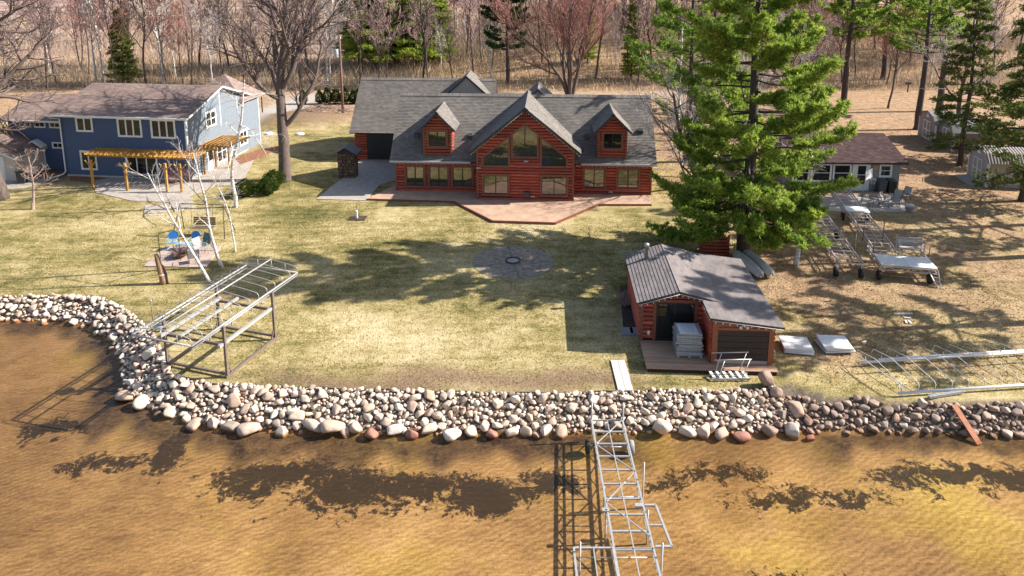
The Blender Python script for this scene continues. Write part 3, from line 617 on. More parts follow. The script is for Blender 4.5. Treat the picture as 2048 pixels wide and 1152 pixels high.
def bulbs(parent, P, Q, n, drop=.06):
    wire = MB(); wire.tube([P, Q], .008, 4); wire.build('light_string', BULB, parent)
    for i in range(n):
        t = (i+.5)/n; p = Vector(P).lerp(Vector(Q), t); k = bpy.data.meshes.get('bulb_mesh')
        if k is None: k = MB().lathe([(.008,.02),(.02,.0),(.022,-.02),(.01,-.04)], 6).mesh('bulb_mesh'); k.materials.append(BULB)
        link('bulb', k, None, parent, (p.x, p.y, p.z-drop))
for s_ in (-1, 1): bulbs(H, (gx+s_*(go-.1), gf+.08, gz-.18), (gx, gf+.08, GAP-.15), 22); 
bulbs(H, (-9.9,-.36,2.4), (-3.5,-.36,2.4), 20); bulbs(H, (4.2,-.36,2.4), (9.9,-.36,2.4), 18)
# stone chimney stack with little roof, standing on the patio left of the house
cx, cy = G(694, 357); CH = empty('stone_fireplace', (cx, cy+.55, 0), -3, 'outdoor fieldstone fireplace tower with small dark gabled roof left of log house', 'fireplace')
MORT = mat('dark_mortar', (.06,.045,.035), .95)
MB().box(-.66,.66,-.52,.52,0,2.15).build('core', MORT, CH)
STM = mat('fireplace_stone', (.17,.095,.055), .8, .35, 5, spread=.5, bmp=.3)
random.seed(3)
def stone_face(parent, xf, u0, u1, v0, v1, sz=.3):
    v = v0
    while v < v1 - .05:
        h = min(random.uniform(sz*.7, sz*1.1), v1 - v); u = u0
        while u < u1 - .05:
            w_ = min(random.uniform(sz*.8, sz*1.5), u1 - u)
            if u1 - u - w_ < .12: w_ = u1 - u
            g = .018; j = lambda: random.uniform(-.03, .03); a, b, c, d = u+g, u+w_-g, v+g, v+h-g; k = random.uniform(.05, .09)
            P = [(a+abs(j()),c+abs(j())),(b-abs(j()),c+abs(j())),(b-abs(j()),d-abs(j())),(a+abs(j()),d-abs(j()))]
            V = [(p[0],0,p[1]) for p in P] + [((p[0]*.82+(a+b)/2*.18),k,(p[1]*.82+(c+d)/2*.18)) for p in P]
            MB(xf).add(V, [(4,5,6,7),(0,1,5,4),(1,2,6,5),(2,3,7,6),(3,0,4,7)]).build('stone', STM, parent); u += w_
        v += h
for xf, a, b in ((front(-.52),-.66,.66),(right(.66),-.52,.52),(left(-.66),-.52,.52)): stone_face(CH, xf, a, b, 0, 2.1)
MRT = mat('slate_roof', (.075,.075,.08), .6, .2, 5)
for s_ in (-1,1): MB().poly([(s_*.98,-.8,2.05),(s_*.98,.8,2.05),(0,.8,2.62),(0,-.8,2.62)], .08, (0,0,1)).build('roof', MRT, CH)
MB().poly([(-.75,-.5,2.15),(.75,-.5,2.15),(0,-.5,2.5)], 1.0, (0,1,0)).build('gable', MORT, CH)
# ------------------------------------------------------------------ patios
def slab(name, P, z, mt, th=.12, kind='structure'):
    return tag(MB().poly([(x, y, z) for x, y in P], th, (0,0,-1)).build(name, mt), kind=kind)
slab('patio', [G(x, y) for x, y in ((633,399),(731,402),(760,370),(800,360),(800,318),(722,318),(700,346),(662,375))], .05, CONC)
slab('patio', [G(x, y) for x, y in ((734,400),(908,405),(985,444),(1110,448),(1196,411),(1303,411),(1300,380),(790,372))], .09, CONCR)
for L in ([(734,400.5),(908,405.5),(985,444.5),(1110,448.5),(1196,411.5),(1303,411.5)],):
    for a, b in zip(L, L[1:]):
        p, q = G(*a), G(*b); tag(MB().bar((*p,.06), (*q,.06), .1, .14).build('patio_edging', LOGT), kind='structure')
slab('driveway', [G(x, y) for x, y in ((722,318),(800,318),(800,300),(722,300))], .03, CONC)
# round fire-pit patio with steel ring
fx, fy = G(1026, 523)
tag(MB().lathe([(2.42,-.1),(2.42,.02),(2.38,.03)], 56, (fx, fy, 0), False).build('fire_pit_patio', CONCD), kind='structure')
jm = MORT
for k in range(2):
    a = R(8 + 90*k); p = (fx+2.35*math.cos(a+R(80)), fy+2.35*math.sin(a+R(80))); 
    tag(MB().bar((fx-2.35*math.cos(a), fy-2.35*math.sin(a), .0315), (fx+2.35*math.cos(a), fy+2.35*math.sin(a), .0315), .03, .004).build('patio_joint', jm), kind='structure') if k else None
FP = empty('fire_ring', (fx, fy, .03), 0, 'low rusty steel fire ring with ash in the round patio on the lawn', 'fire pit')
m = MB(); n = 28
for r0, r1, z0, z1 in ((.41,.46,0,.09),):
    V = []; 
    for k in range(n):
        t = 2*math.pi*k/n; c, s_ = math.cos(t), math.sin(t); V += [(r1*c,r1*s_,0),(r1*c,r1*s_,z1),(r0*c,r0*s_,z1),(r0*c,r0*s_,0)]
    F = [];
    for k in range(n):
        a, b = 4*k, 4*((k+1) % n); F += [(a,b,b+1,a+1),(a+1,b+1,b+2,a+2),(a+2,b+2,b+3,a+3)]
    m.add(V, F)
m.build('ring', mat('burnt_steel', (.07,.055,.045), .8), FP)
MB().lathe([(.4,0),(.38,.03),(.2,.05),(.05,.04)], 20).build('ash_bed', mat('ash', (.36,.34,.32), 1, .6, 18, bmp=.5), FP)
GLASS, GLASS_LOG = GLASSD, GLASS   # the other houses' panes are plain clear glass, dark inside
# ------------------------------------------------------------------ the blue house
bo = G(136, 352); BH = empty('blue_house', (bo[0], bo[1], 0), -7, 'two-storey blue sided house with brown shingled roof and white windows', 'house')
W = 10.9; FOUND = mat('foundation', (.42,.38,.34), .9)
MB().poly([(.02,.02,0),(.02,10,0),(.02,10,5.2),(.02,5.3,6.75),(.02,.02,5.2)], W-.04, (1,0,0)).build('wall', BLUE, BH)
MB().box(-.02, W+.02, -.04, 9.9, 0, .18).build('foundation', FOUND, BH)
siding(BH, front(.0), 0, W, .18, 5.2, BLUE)
siding(BH, right(W), 0, 9.4, .18, 5.2, BLUE_LIT, topf=(5.3, 6.7, .2, 9.4)); siding(BH, right(W), 9.4, 12.4, .1, 4.85, BLUE_LIT)
for u in (-.03, W-.09): MB(front(0)).box(u, u+.12, 0, .05, .18, 5.2).build('corner_board', BLUE if u < 1 else WHITE, BH)
for u in (.0, 12.28): MB(right(W)).box(u, u+.12, 0, .05, .1, 4.9).build('corner_board', WHITE, BH)
MB(right(W)).box(5.24, 5.36, 0, .05, 3.4, 6.7).build('corner_board', WHITE, BH)
roof(BH, (-.9,-.45,5.28), (W+.45,-.45,5.28), (W+.45,5.3,6.98), (-.9,5.3,6.98), ROOFB, edge=WHITE); roof(BH, (W+.45,10.4,5.35), (-.9,10.4,5.35), (-.9,5.3,6.98), (W+.45,5.3,6.98), ROOFB, edge=WHITE)
ridge_cap(BH, (-.9,5.3,6.98), (W+.45,5.3,6.98), ROOFB)
MB().box(-.9, W+.45, -.56, -.46, 5.16, 5.3).build('gutter', WHITE, BH)
MB().tube([(-.75,-.5,5.2),(-.7,-.3,5.0),(-.06,-.12,4.9),(-.05,-.12,.45),(-.15,-.3,.25),(-.8,-1.0,.08)], .055, 6).build('downspout', WHITE, BH)
for a, b, c, d, n in ((1.31,2.81,3.86,5.12,2),(4.98,7.11,3.53,5.12,3),(7.88,10.03,3.5,5.1,3),(1.37,2.84,.62,2.28,2)): window(BH, front(-.02), a, b, c, d, WHITE, n, 1, .12, depth=.07, mull=.12)
sl = window(BH, front(-.02), 5.4, 8.2, .3, 2.1, WHITE, 3, 1, .12, depth=.07, mull=.1)
for a, b, c, d in ((2.85,4.55,3.68,5.1),(8.25,9.75,.72,2.15),(4.2,5.95,.2,2.15)): window(BH, right(W+.02), a, b, c, d, WHITE, 2, 2, .14, depth=.06, mull=.09)
dr = MB(right(W+.02)).box(2.6, 3.7, 0, .06, .05, 2.1).build('door', WHITE, BH); MB(right(W+.02)).box(2.85, 3.45, .06, .075, .9, 1.9).build('pane', GLASS, dr)
# rear block with hip roof
MB().box(5.5, W-.02, 9.4, 12.4, 0, 4.9).build('wall', BLUE_LIT, BH)
hp = (8.4, 11.0, 7.1); hc = [(5.0,8.6,4.95),(W+.5,8.6,4.95),(W+.5,12.9,4.95),(5.0,12.9,4.95)]
for i in range(4): a, b = hc[i], hc[(i+1) % 4]; roof(BH, a, b, hp, hp, ROOFB, edge=WHITE)
# left wing
LW = front(1.45)
MB().poly([(-6.2,1.47,0),(-6.2,9,0),(-6.2,9,4.4),(-6.2,5.3,5.7),(-6.2,1.47,4.4)], 6.3, (1,0,0)).build('wall', BLUE, BH); siding(BH, LW, -6.2, 0, .1, 4.4, BLUE)
roof(BH, (-6.75,1.0,4.42), (.0,1.0,4.42), (.0,5.3,5.95), (-6.75,5.3,5.95), ROOFB, edge=WHITE); roof(BH, (.0,9.5,4.42), (-6.75,9.5,4.42), (-6.75,5.3,5.95), (.0,5.3,5.95), ROOFB, edge=WHITE)
MB().box(-6.75, -.9, .9, .99, 4.3, 4.44).build('gutter', WHITE, BH)
for a, c in ((-5.1,3.72),(-3.75,3.72),(-2.35,3.72),(-2.3,1.95)): window(BH, LW, a, a+1.05, c, c+.55, WHITE, 2, 1, .08, depth=.06)
MB(LW).box(-4.1,-3.05,.03,.08,.05,2.1).build('door', WHITE, BH)
m = MB(LW)
for s_ in (-1, 1): m.poly([(-3.58+s_*.8,.03,2.25),(-3.58,.03,2.75),(-3.58,.03,2.62),(-3.58+s_*.8,.03,2.12)], .7, (0,1,0))
m.build('door_hood', WHITE, BH)
# pergola: golden timber, wraps the corner of the blue house
PG = empty('pergola', (-29.5, 56.5, 0), -7, 'golden timber pergola with slatted top along the blue house patio', 'pergola')
PI = (Matrix.Translation((-29.5, 56.5, 0)) @ Matrix.Rotation(R(-7), 4, 'Z')).inverted()
def pl(px, py, z): x, y = G(px, py, z); q = PI @ Vector((x, y, z)); return q.x, q.y
for px, py in ((187,376),(255,382),(335,384),(364,385),(410.5,349),(433,335),(459.6,336.5)):
    x, y = pl(px, py, 0); MB().box(x-.08, x+.08, y-.08, y+.08, 0, 2.3).build('post', WOODY, PG)
    mm = MB(); mm.bar((x-.5,y,2.25), (x,y,1.75), .08); mm.build('brace', WOODY, PG); mm = MB(); mm.bar((x+.5,y,2.25), (x,y,1.75), .08); mm.build('brace', WOODY, PG)
x0, y0 = pl(163, 309, 2.5); x1, y1 = pl(372, 322, 2.5)
fy_, by_ = y0, y0 + 3.6; xr0, xr1 = x0, x1 + .2
for y in (fy_+.55, by_-.15): MB().box(xr0, xr1, y-.04, y+.04, 2.22, 2.42).build('beam', WOODY, PG)
n = 24
for i in range(n):
    x = xr0 + (xr1-xr0)*(i+.5)/n
    MB().poly([(x-.03,fy_,2.53),(x-.03,fy_+.03,2.47),(x-.03,fy_+.3,2.42),(x-.03,by_,2.42),(x-.03,by_,2.6),(x-.03,fy_,2.6)], .06, (1,0,0)).build('rafter', WOODY, PG)
for j in range(8):
    y = fy_ + .18 + (by_-fy_-.3)*j/7; MB().box(xr0-.05, xr1+.05, y-.022, y+.022, 2.602, 2.64).build('slat', WOODY, PG)
qx1, qy1 = pl(462, 272, 2.5)
for i in range(11):   # the wing along the side wall
    y = by_ + .05 + (qy1-by_)*(i+.3)/11; a = xr1-1.95 if y < by_ + .4 else xr1 - 1.6
    MB().box(a, xr1+.9 + .1*i/11, y-.03, y+.03, 2.42, 2.6).build('rafter', WOODY, PG)
for j in range(7):
    x = xr1 - 1.5 + 2.3*j/6; MB().box(x-.022, x+.022, by_-.1, qy1, 2.602, 2.64).build('slat', WOODY, PG)
slab('patio', [G(*q) for q in ((190,385),(262,402),(345,406),(430,372),(480,372),(512,312),(400,318),(190,362))], .04, CONC)
slab('steps', [G(*q) for q in ((330,388),(372,388),(392,412),(350,424))], .06, CONC); slab('path', [G(*q) for q in ((290,412),(345,410),(330,426),(288,428))], .045, CONC)
slab('mulch_bed', [G(*q) for q in ((470,318),(515,300),(556,292),(560,298),(515,318),(480,330))], .05, mat('mulch', (.24,.10,.05), .95, .5, 9, bmp=.6)); slab('mulch_bed', [G(*q) for q in ((140,362),(330,376),(330,360),(140,350))], .03, MATS['mulch'])
# red deck railing and cream garage at the left picture edge
RD = empty('red_deck', (*G(12, 318), 0), -5, 'small red-brown raised deck with railing left of the blue house', 'deck')
RED = mat('red_stain', (.26,.07,.04), .7)
MB().box(-2.2,1.1,0,2.2,1.5,1.65).build('platform', RED, RD)
for x in (-2.1,-1,.0,1.05): MB().box(x-.05,x+.05,-.02,.08,0,2.6).build('post', RED, RD)
MB().box(-2.2,1.12,-.05,.05,2.602,2.68).build('rail', RED, RD)
for i in range(14): MB().box(-2.1+i*.22,-2.05+i*.22,-.01,.03,1.65,2.58).build('baluster', RED, RD)
CG = empty('cream_garage', (-43.4, 56.6, 0), -7, 'cream garage with white door at the left edge, before the blue house', 'garage')
CRM = mat('cream_siding', (.55,.46,.40), .7, .08)
MB().poly([(-3,0,0),(3,0,0),(3,0,2.2),(0,0,3.3),(-3,0,2.2)], 3.6, (0,1,0)).build('wall', CRM, CG)
MB(front(0)).box(-.4,2.1,0,.05,0,2.0).build('garage_door', WHITE, CG)
for s_ in (-1,1): roof(CG, (s_*3.4,-.4*s_ if s_>0 else 3.9,2.05), (s_*3.4,3.9 if s_>0 else -.4,2.05), (0,3.9 if s_>0 else -.4,3.35), (0,-.4 if s_>0 else 3.9,3.35), ROOFB, edge=WHITE)
slab('driveway', [(-46,52.8),(-38.6,54.3),(-37.6,56.8),(-46,57)], .02, CONC)
bn = empty('garbage_bin', (*G(46, 366), 0), 10, 'dark wheeled garbage bin beside the cream garage', 'bin')
MB().poly([(-.25,-.3,0),(.25,-.3,0),(.3,-.34,1),(-.3,-.34,1)], .6, (0,1,0)).build('body', FASC, bn); MB().box(-.33,.33,-.38,.3,1,1.08).build('lid', FASC, bn)
# ------------------------------------------------------------------ the boathouse
BT = empty('boathouse', (8.75, 28.84, 0), -3, 'low red log boathouse with grey-pink shingled roof at the shore', 'boathouse')
# walls: sauna room (left, gabled) and boat bay (right, lean-to)
MB().poly([(-2.85,1.87,0),(-.02,1.87,0),(-.02,1.87,2.3),(-1.2,1.87,2.6),(-2.85,1.87,2.12)], 4.9, (0,1,0)).build('wall', CHINK, BT)
MB().poly([(.0,.02,0),(2.66,.02,0),(2.66,.02,1.98),(0,.02,2.26)], 6.75, (0,1,0)).build('wall', CHINK, BT)
BF = front(1.85); GF0 = front(0)
rl = [(-3.12,2.2),(-1.2,2.78),(.5,2.4)]
def strip(parent, a, b, y0, y1, mt):   # a outer/low, b inner/high as (x, z)
    if a[0] < b[0]: return roof(parent, (a[0],y1,a[1]), (a[0],y0,a[1]), (b[0],y0,b[1]), (b[0],y1,b[1]), mt, th=.1, course=.17)
    return roof(parent, (a[0],y0,a[1]), (a[0],y1,a[1]), (b[0],y1,b[1]), (b[0],y0,b[1]), mt, th=.1, course=.15)
strip(BT, (-3.12,2.22), (-1.2,2.82), 1.42, 7.05, ROOFP); strip(BT, (.72,2.34), (-1.2,2.82), 1.42, 7.05, ROOFP); strip(BT, (3.0,2.08), (-.18,2.44), -.28, 7.05, ROOFP)
ridge_cap(BT, (-1.2,1.42,2.82), (-1.2,7.05,2.82), ROOFP, .18)
logs(BT, BF, lambda v: (-2.83,-2.22), .28, 2.05, r=.09); logs(BT, BF, lambda v: (-.38,-.02), .28, 2.2, r=.09)
logs(BT, BF, lambda v: (-1.2-(2.62-v)/.3, -1.2+(2.62-v)/.26) if v > 2.25 else (-2.8,0), 2.24, 2.6, r=.06, pitch=.15)
for u in (-2.9,-2.32,-.42): MB(BF).box(u,u+.15,0,.11,.2,2.12).build('trim_post', LOGT, BT)
MB(BF).box(-2.9,0,0,.12,2.13,2.27).build('header', LOGT, BT)
MB(BF).box(-2.17,-.42,-.0,.02,.22,2.12).build('doorway', BLACK, BT)
d1 = MB(BF).box(-2.15,-2.08,.02,.07,.24,2.1).box(-1.36,-1.29,.02,.07,.24,2.1).box(-2.08,-1.36,.02,.07,.24,.34).box(-2.08,-1.36,.02,.07,2.02,2.1).build('door', BLACK, BT)
MB(BF).box(-2.08,-1.36,.03,.04,.34,2.02).build('pane', GLASS, d1)
wv = MB(BF).box(-1.2,-.45,.02,.06,1.35,1.4).build('window', BLACK, BT); MB(BF).box(-1.22,-.46,.025,.045,1.4,2.08).build('pane', GLASS, wv)
logs(BT, left(-2.85), lambda v: (1.9,6.8), .2, 2.1, r=.09); logs(BT, left(0), lambda v: (.05,1.8), .2, 2.2, r=.08)
MB(GF0).box(0,.24,0,.06,.2,2.25).build('trim_post', LOGW := mat('garage_trim', (.26,.085,.04), .6, .25, 8, stretch=(.4,2,2)), BT); MB(GF0).box(2.44,2.66,0,.06,.2,2.02).build('trim_post', LOGW, BT)
MB(GF0).poly([(.24,0,1.82),(2.44,0,1.82),(2.44,0,2.0),(.24,0,2.22)], .055, (0,1,0)).build('header', LOGW, BT); MB(GF0).box(.24,2.44,.055,.085,1.8,1.92).build('header', LOGW, BT)
gdb = MB(GF0).box(.24,2.44,-.01,.015,.36,1.82).build('garage_door', GDOORB, BT)
for i in range(5): MB(GF0).box(.26,2.42,.015,.032,.38+i*.288,.38+i*.288+.262).build('door_panel', GDOORB, gdb)
MB(GF0).box(.24,2.44,-.01,.03,.2,.35).build('door_sill', CONC, BT)
logs(BT, right(2.66), lambda v: (.05,6.75), .2, 1.95, r=.08)
MB().lathe([(.1,-.3),(.1,.72),(.13,.72),(.13,.86),(.05,.9)], 10, (-2.15,5.75,2.5)).build('stove_pipe', GALV, BT)
m = MB(GF0); m.box(1.18,1.42,.06,.1,2.02,2.1); m.tube([(1.2,.1,2.05),(1.14,.24,2.0)], [.045,.07], 8); m.tube([(1.4,.1,2.05),(1.46,.24,2.0)], [.045,.07], 8); m.build('flood_lamp', WHITE, BT)
MB(BF).lathe([(.05,-.1),(.075,0),(.05,.12)], 8, (-2.5,.16,.62)).build('wall_lamp', mat('cream_lamp', (.7,.6,.4), .4), BT)
bulbs(BT, (-3.05,1.38,2.14), (-1.2,1.38,2.72), 7); bulbs(BT, (-1.2,1.38,2.72), (.6,1.38,2.28), 7); bulbs(BT, (-.1,-.31,2.35), (2.95,-.31,2.0), 10); bulbs(BT, (-.2,1.3,2.3), (-.17,-.2,2.36), 6)
# deck in front, board by board
DK = empty('boathouse_deck', (8.75, 28.84, 0), -3, 'low brown plank deck in front of the boathouse', 'deck')
MB().box(-2.8,2.7,-.58,1.8,.0,.16).build('frame', CHINK, DK)
for i in range(17):
    y = -.58 + i*.14; xa = -2.88
    MB().box(xa, 2.76 if y < -.05 else -.03, y+.004, y+.136, .16, .19+.002*(i % 2)).build('deck_board', DECK, DK)
# ------------------------------------------------------------------ grey cottage on the right
CT = empty('grey_cottage', (*G(1795, 383), 0), -2, 'small grey cottage with dark maroon roof and white windows among the pines', 'cottage')
GREY = mat('grey_siding', (.27,.262,.262), .75, .1)
MB().poly([(-8.3,.02,0),(-8.3,7.5,0),(-8.3,7.5,2.3),(-8.3,3.8,3.5),(-8.3,.02,2.3)], 8.3, (1,0,0)).build('wall', GREY, CT)
for i in range(12): MB(front(0)).box(-2.15+i*.18, -2.15+i*.18+.165, 0, .03, .05, 2.25).build('siding_board', GREY, CT)
for i in range(34): MB(front(0)).box(-8.3+i*.18, -8.3+i*.18+.165, 0, .03, .05, .68).build('siding_board', GREY, CT) if -8.3+i*.18 < -3.75 else None
for i in range(40): MB(right(0)).box(.02+i*.185, .02+i*.185+.17, 0, .03, .05, 2.3).build('siding_board', GREY, CT)
roof(CT, (-8.75,-.5,2.42), (.4,-.5,2.42), (.4,3.9,3.75), (-8.75,3.9,3.75), ROOFM); roof(CT, (.4,8,2.42), (-8.75,8,2.42), (-8.75,3.9,3.75), (.4,3.9,3.75), ROOFM)
MB().lathe([(.16,-.4),(.16,.9),(.2,.9),(.2,1.0)], 8, (-6.2,3.2,3.6)).build('chimney_pipe', WHITE, CT)
for a, b in ((-8.2,-6.85),(-6.75,-5.2),(-5.1,-3.7)): window(CT, front(0), a, b, .72, 2.2, WHITE, 1, 2, .1, depth=.07)
window(CT, front(0), -1.58, -.6, 1.15, 2.2, WHITE, 1, 2, .12, depth=.07)
dc = MB(front(0)).box(-3.62,-2.25,0,.05,.05,2.25).build('door', WHITE, CT); MB(front(0)).box(-3.2,-2.6,.05,.07,.6,1.3).box(-3.2,-2.6,.05,.07,1.36,2.05).build('pane', GLASS, dc); MB(front(0)).box(-3.34,-3.3,.05,.12,1.0,1.14).build('handle', BLACK, dc)
MB(front(0)).box(-2.05,-1.72,.03,.06,1.75,2.1).build('wall_sign', mat('wood_sign', (.5,.28,.08), .7), CT)
slab('patio', [(22.0,53.0),(29.6,52.9),(28.9,48.7),(21.6,48.9)], .06, CONC); slab('patio', [(22.3,53.3),(30,53.2),(29.8,52.4),(22.2,52.5)], .1, CONCR)
# ------------------------------------------------------------------ sheds
def shed(px, py, rz, wid, lng, wh, rmat, label, wall, ramp_=False):
    x, y = G(px, py); s_ = empty('garden_shed', (x, y, 0), rz, label, 'shed', 'sheds at the right')
    P = [(0,0),(0,wh),(.32*wid*.5,wh+.62),(wid/2,wh+.95),(wid-.32*wid*.5,wh+.62),(wid,wh),(wid,0)]    # gambrel end, u = local y
    MB().poly([(0,u,v) for u, v in P], lng, (1,0,0)).build('wall', wall, s_)
    for (a, b) in ((1,2),(2,3),(3,4),(4,5)):
        (u0, v0), (u1, v1) = P[a], P[b]; d = Vector((0,u1-u0,v1-v0)).normalized(); nn = Vector((0,-d.z,d.y))
        if nn.z < 0: nn = -nn
        q = .12 if a == 1 else 0; q2 = .12 if b == 5 else 0
        A = Vector((-.12,u0,v0)) - d*q; B_ = Vector((-.12,u1,v1)) + d*q2
        MB().poly([A+nn*.02, B_+nn*.02, B_+nn*.02+Vector((lng+.24,0,0)), A+nn*.02+Vector((lng+.24,0,0))], .05, nn).build('roof', rmat, s_)
        if rmat is METAL:
            for k in range(int(lng/.22)+1):
                c = Vector((-.1+k*.22,0,0)); MB().bar(c+A+nn*.085, c+B_+nn*.085, .03, .03).build('roof_rib', FASC, s_)
    LF = left(0); f = .07
    for u in (0, wid-.1): MB(LF).box(u,u+.1,0,.04,0,wh).build('corner_board', WHITE, s_)
    for u in (0, lng-.12): MB(front(0)).box(u,u+.12,0,.04,0,wh).build('corner_board', WHITE, s_)
    mid = wid/2; dw = min(.62, wid*.2)
    for k in (-1, 1):
        a, b = sorted((mid+k*.02, mid+k*dw*1.25)); o = MB(LF).box(a,b,0,.03,.12,1.95).build('door', wall, s_)
        t = MB(LF); t.box(a,a+f,.03,.05,.12,1.95); t.box(b-f,b,.03,.05,.12,1.95); t.box(a+f,b-f,.03,.048,.12,.12+f); t.box(a+f,b-f,.03,.048,1.95-f,1.95); t.box(a+f,b-f,.03,.048,1.0,1.0+f); t.build('door_trim', WHITE, o)
    MB(LF).poly([(mid-.3,.02,wh+.35),(mid+.3,.02,wh+.35),(mid,.02,wh+.75)], .03, (0,1,0)).build('loft_vent', WHITE, s_)
    if ramp_: MB().poly([(0,.4,.12),(0,wid-.2,.12),(-1.1,wid-.2,.01),(-1.1,.4,.01)], .05, (0,0,-1)).build('ramp', WOODG, s_)
    return s_
METAL = mat('metal_roof', (.42,.36,.33), .6, .15, 3); SHW = mat('mauve_siding', (.28,.23,.23), .75, .1); SHG = mat('grey_shed_siding', (.34,.31,.31), .75, .1)
SHR = mat('shed_shingle', (.20,.20,.19), .85, .25, 6)
shed(1868, 288, -8, 3.9, 3.4, 1.95, SHR, 'farthest gambrel shed with grey shingle roof and white-trimmed doors', SHW)
shed(1903, 303, -8, 2.9, 3.2, 1.85, SHR, 'middle gambrel shed half hidden behind pine boughs', SHW)
shed(1971, 374, -10, 3.4, 4.5, 2.0, METAL, 'nearest gambrel shed with ribbed metal roof and ramp at right edge', SHG, True)
# ================================================================== SHORE EQUIPMENT
def part(name, mt, parent, *bars, r=.025, n=6):
    m = MB(); [m.tube(b, r, n) for b in bars]; return m.build(name, mt, parent)
# canopy boat lift on the left
LF_ = empty('boat_lift', (-13.23, 30.1, 0), -17.5, 'tall steel boat lift with bare curved canopy frame on the left shore', 'boat lift')
ALW = mat('bright_aluminium', (.47,.45,.43), .45, .12, 8, metal=.35)
LX, LY = 1.58, 1.68
for x in (-LX, LX):
    for y in (-LY, LY):
        MB().box(x-.055, x+.055, y-.055, y+.055, -.35 if x < 0 and y < 0 else -.05, 2.36).build('post', RUST, LF_)
        MB().bar((x, y, .62), (x, y-.32*(1 if y > 0 else -1), .05), .05).build('brace', RUST, LF_)
    MB().box(x-.05, x+.05, -LY-.1, LY+.1, .0, .1).build('base_beam', RUST, LF_)
    MB().box(x-.06+.12*(x < 0)-.06, x+.0+.12*(x < 0), -LY-.3, LY+.15, 1.5, 1.64).build('side_beam', ALW, LF_)
for y in (-LY, LY):
    MB().box(-LX, LX, y-.05, y+.05, .101 if y < 0 else .101, .2).build('base_beam', RUST, LF_)
    MB().box(-LX, LX, y-.04+.1, y+.04+.1, 1.36, 1.48).build('cross_beam', RUST, LF_)
for x in (-.55, .6):
    MB().box(x-.06, x+.06, -1.9, 1.9, 1.62, 1.72).build('bunk', ALW, LF_)
    for y in (-1.4, 0, 1.4): MB().bar((x, y, 1.4), (x, y, 1.63), .05).build('bunk_post', GALV, LF_)
y0, y1, cz = -3.45, 3.85, 2.4
for x in (-1.5, 1.5):
    part('rail', ALW, LF_, [(x, y0, cz), (x, y1, cz)], r=.045); part('rail', GALV, LF_, [(x*.985, y0, cz-.14), (x*.985, y1, cz-.14)], r=.03)
for y in (y0, y1): part('end_rail', ALW, LF_, [(-1.5, y, cz), (1.5, y, cz)], r=.04)
part('ridge_tube', ALW, LF_, [(0, y0, cz+.52), (0, y1, cz+.52)], r=.035)
part('ridge_post', GALV, LF_, [(0, y0, cz), (0, y0, cz+.52)]); part('ridge_post', GALV, LF_, [(0, y1, cz), (0, y1, cz+.52)])
hoop = MB(); hoop.tube([(-1.5,0,0),(-1.5,0,.22),(-1.42,0,.31),(-1.1,0,.37),(0,0,.5),(1.1,0,.37),(1.42,0,.31),(1.5,0,.22),(1.5,0,0)], .016, 6); hme = hoop.mesh('hoop'); hme.materials.append(ALW)
for i in range(13): link('hoop', hme, None, LF_, (0, y0+(y1-y0)*i/12, cz))
for x in (-.8, .8):
    for y in (y0, y1): part('strut', ALW, LF_, [(x, y, cz), (x, y, cz+.4)], r=.014)
MB().tube([(-1.5,-1.55,2.2),(-1.95,-1.55,2.2)], .03, 6).lathe([(.28,-.02),(.28,.02)], 14, (-1.75,-1.7,1.9)).build('winch', GALV, LF_)
stk = empty('marker_stake', (*G(306, 645), 0), 0, 'thin steel stake with round top beside the left canopy', 'stake'); MB().tube([(0,0,-.2),(0,0,1.1)], .02, 6).build('rod', RUST, stk); MB().lathe([(.02,0),(.06,.03),(.06,.08),(.02,.11)], 8, (0,0,1.1)).build('cap', GALV, stk)
# ladder-like trusses used by the docks
def truss(parent, x0, x1, y0, y1, z, mt, dep=.24, step=.72, centre=True, diag=0, r=.028, lower=True):
    for x in (x0, x1):
        m = MB(); m.bar((x,y0,z), (x,y1,z), .06, .07)
        if lower:
            m.bar((x,y0,z-dep), (x,y1,z-dep), .045); k = max(2, int((y1-y0)/.55))
            for i in range(k):
                a, b = y0+(y1-y0)*i/k, y0+(y1-y0)*(i+1)/k; m.bar((x,a,z-(dep if i % 2 else 0)), (x,b,z-(0 if i % 2 else dep)), .022)
        m.build('side_truss', mt, parent)
    n = int(round((y1-y0)/step))
    for i in range(n+1): y = y0+(y1-y0)*i/n; MB().bar((x0,y,z-.012), (x1,y,z-.012), .055, .05).build('crossbar', mt, parent)
    if centre: MB().bar(((x0+x1)/2,y0,z+.012), ((x0+x1)/2,y1,z+.012), .035).build('stringer', mt, parent)
    for i in range(diag):
        a, b = y1-1.45*i, y1-1.45*(i+1); p, q = ((x1,a),(x0,b)) if i % 2 == 0 else ((x0,a),(x1,b)); MB().bar((*p,z+.02), (*q,z+.02), .03).build('diagonal', mt, parent)
def wheel(parent, x, y, z, rad, wd, mt=RUBBER):
    m = MB(Matrix.Translation((x,y,z)) @ Matrix.Rotation(R(90), 4, 'Y')); m.lathe([(rad*.55,-wd/2),(rad*.92,-wd/2),(rad,-wd*.3),(rad,wd*.3),(rad*.92,wd/2),(rad*.55,wd/2)], 18); o = m.build('tyre', mt, parent)
    MB(Matrix.Translation((x,y,z)) @ Matrix.Rotation(R(90), 4, 'Y')).lathe([(rad*.5,-wd*.35),(rad*.5,wd*.35)], 10).build('rim', GALV, o)
DC = empty('roll_in_dock', (3.1, 25.05, 0), 0, 'bare aluminium dock frame running from the rocks out into the lake', 'dock')
truss(DC, 0, 1.2, -6.25, 0, .02, ALW, .2, .72, True, 4); truss(DC, 0, 1.2, -12.2, -6.28, .02, ALW, .2, 1.45, True)
truss(DC, -1.22, -.03, -12.2, -6.22, .03, ALW, .2, 2.9, True)
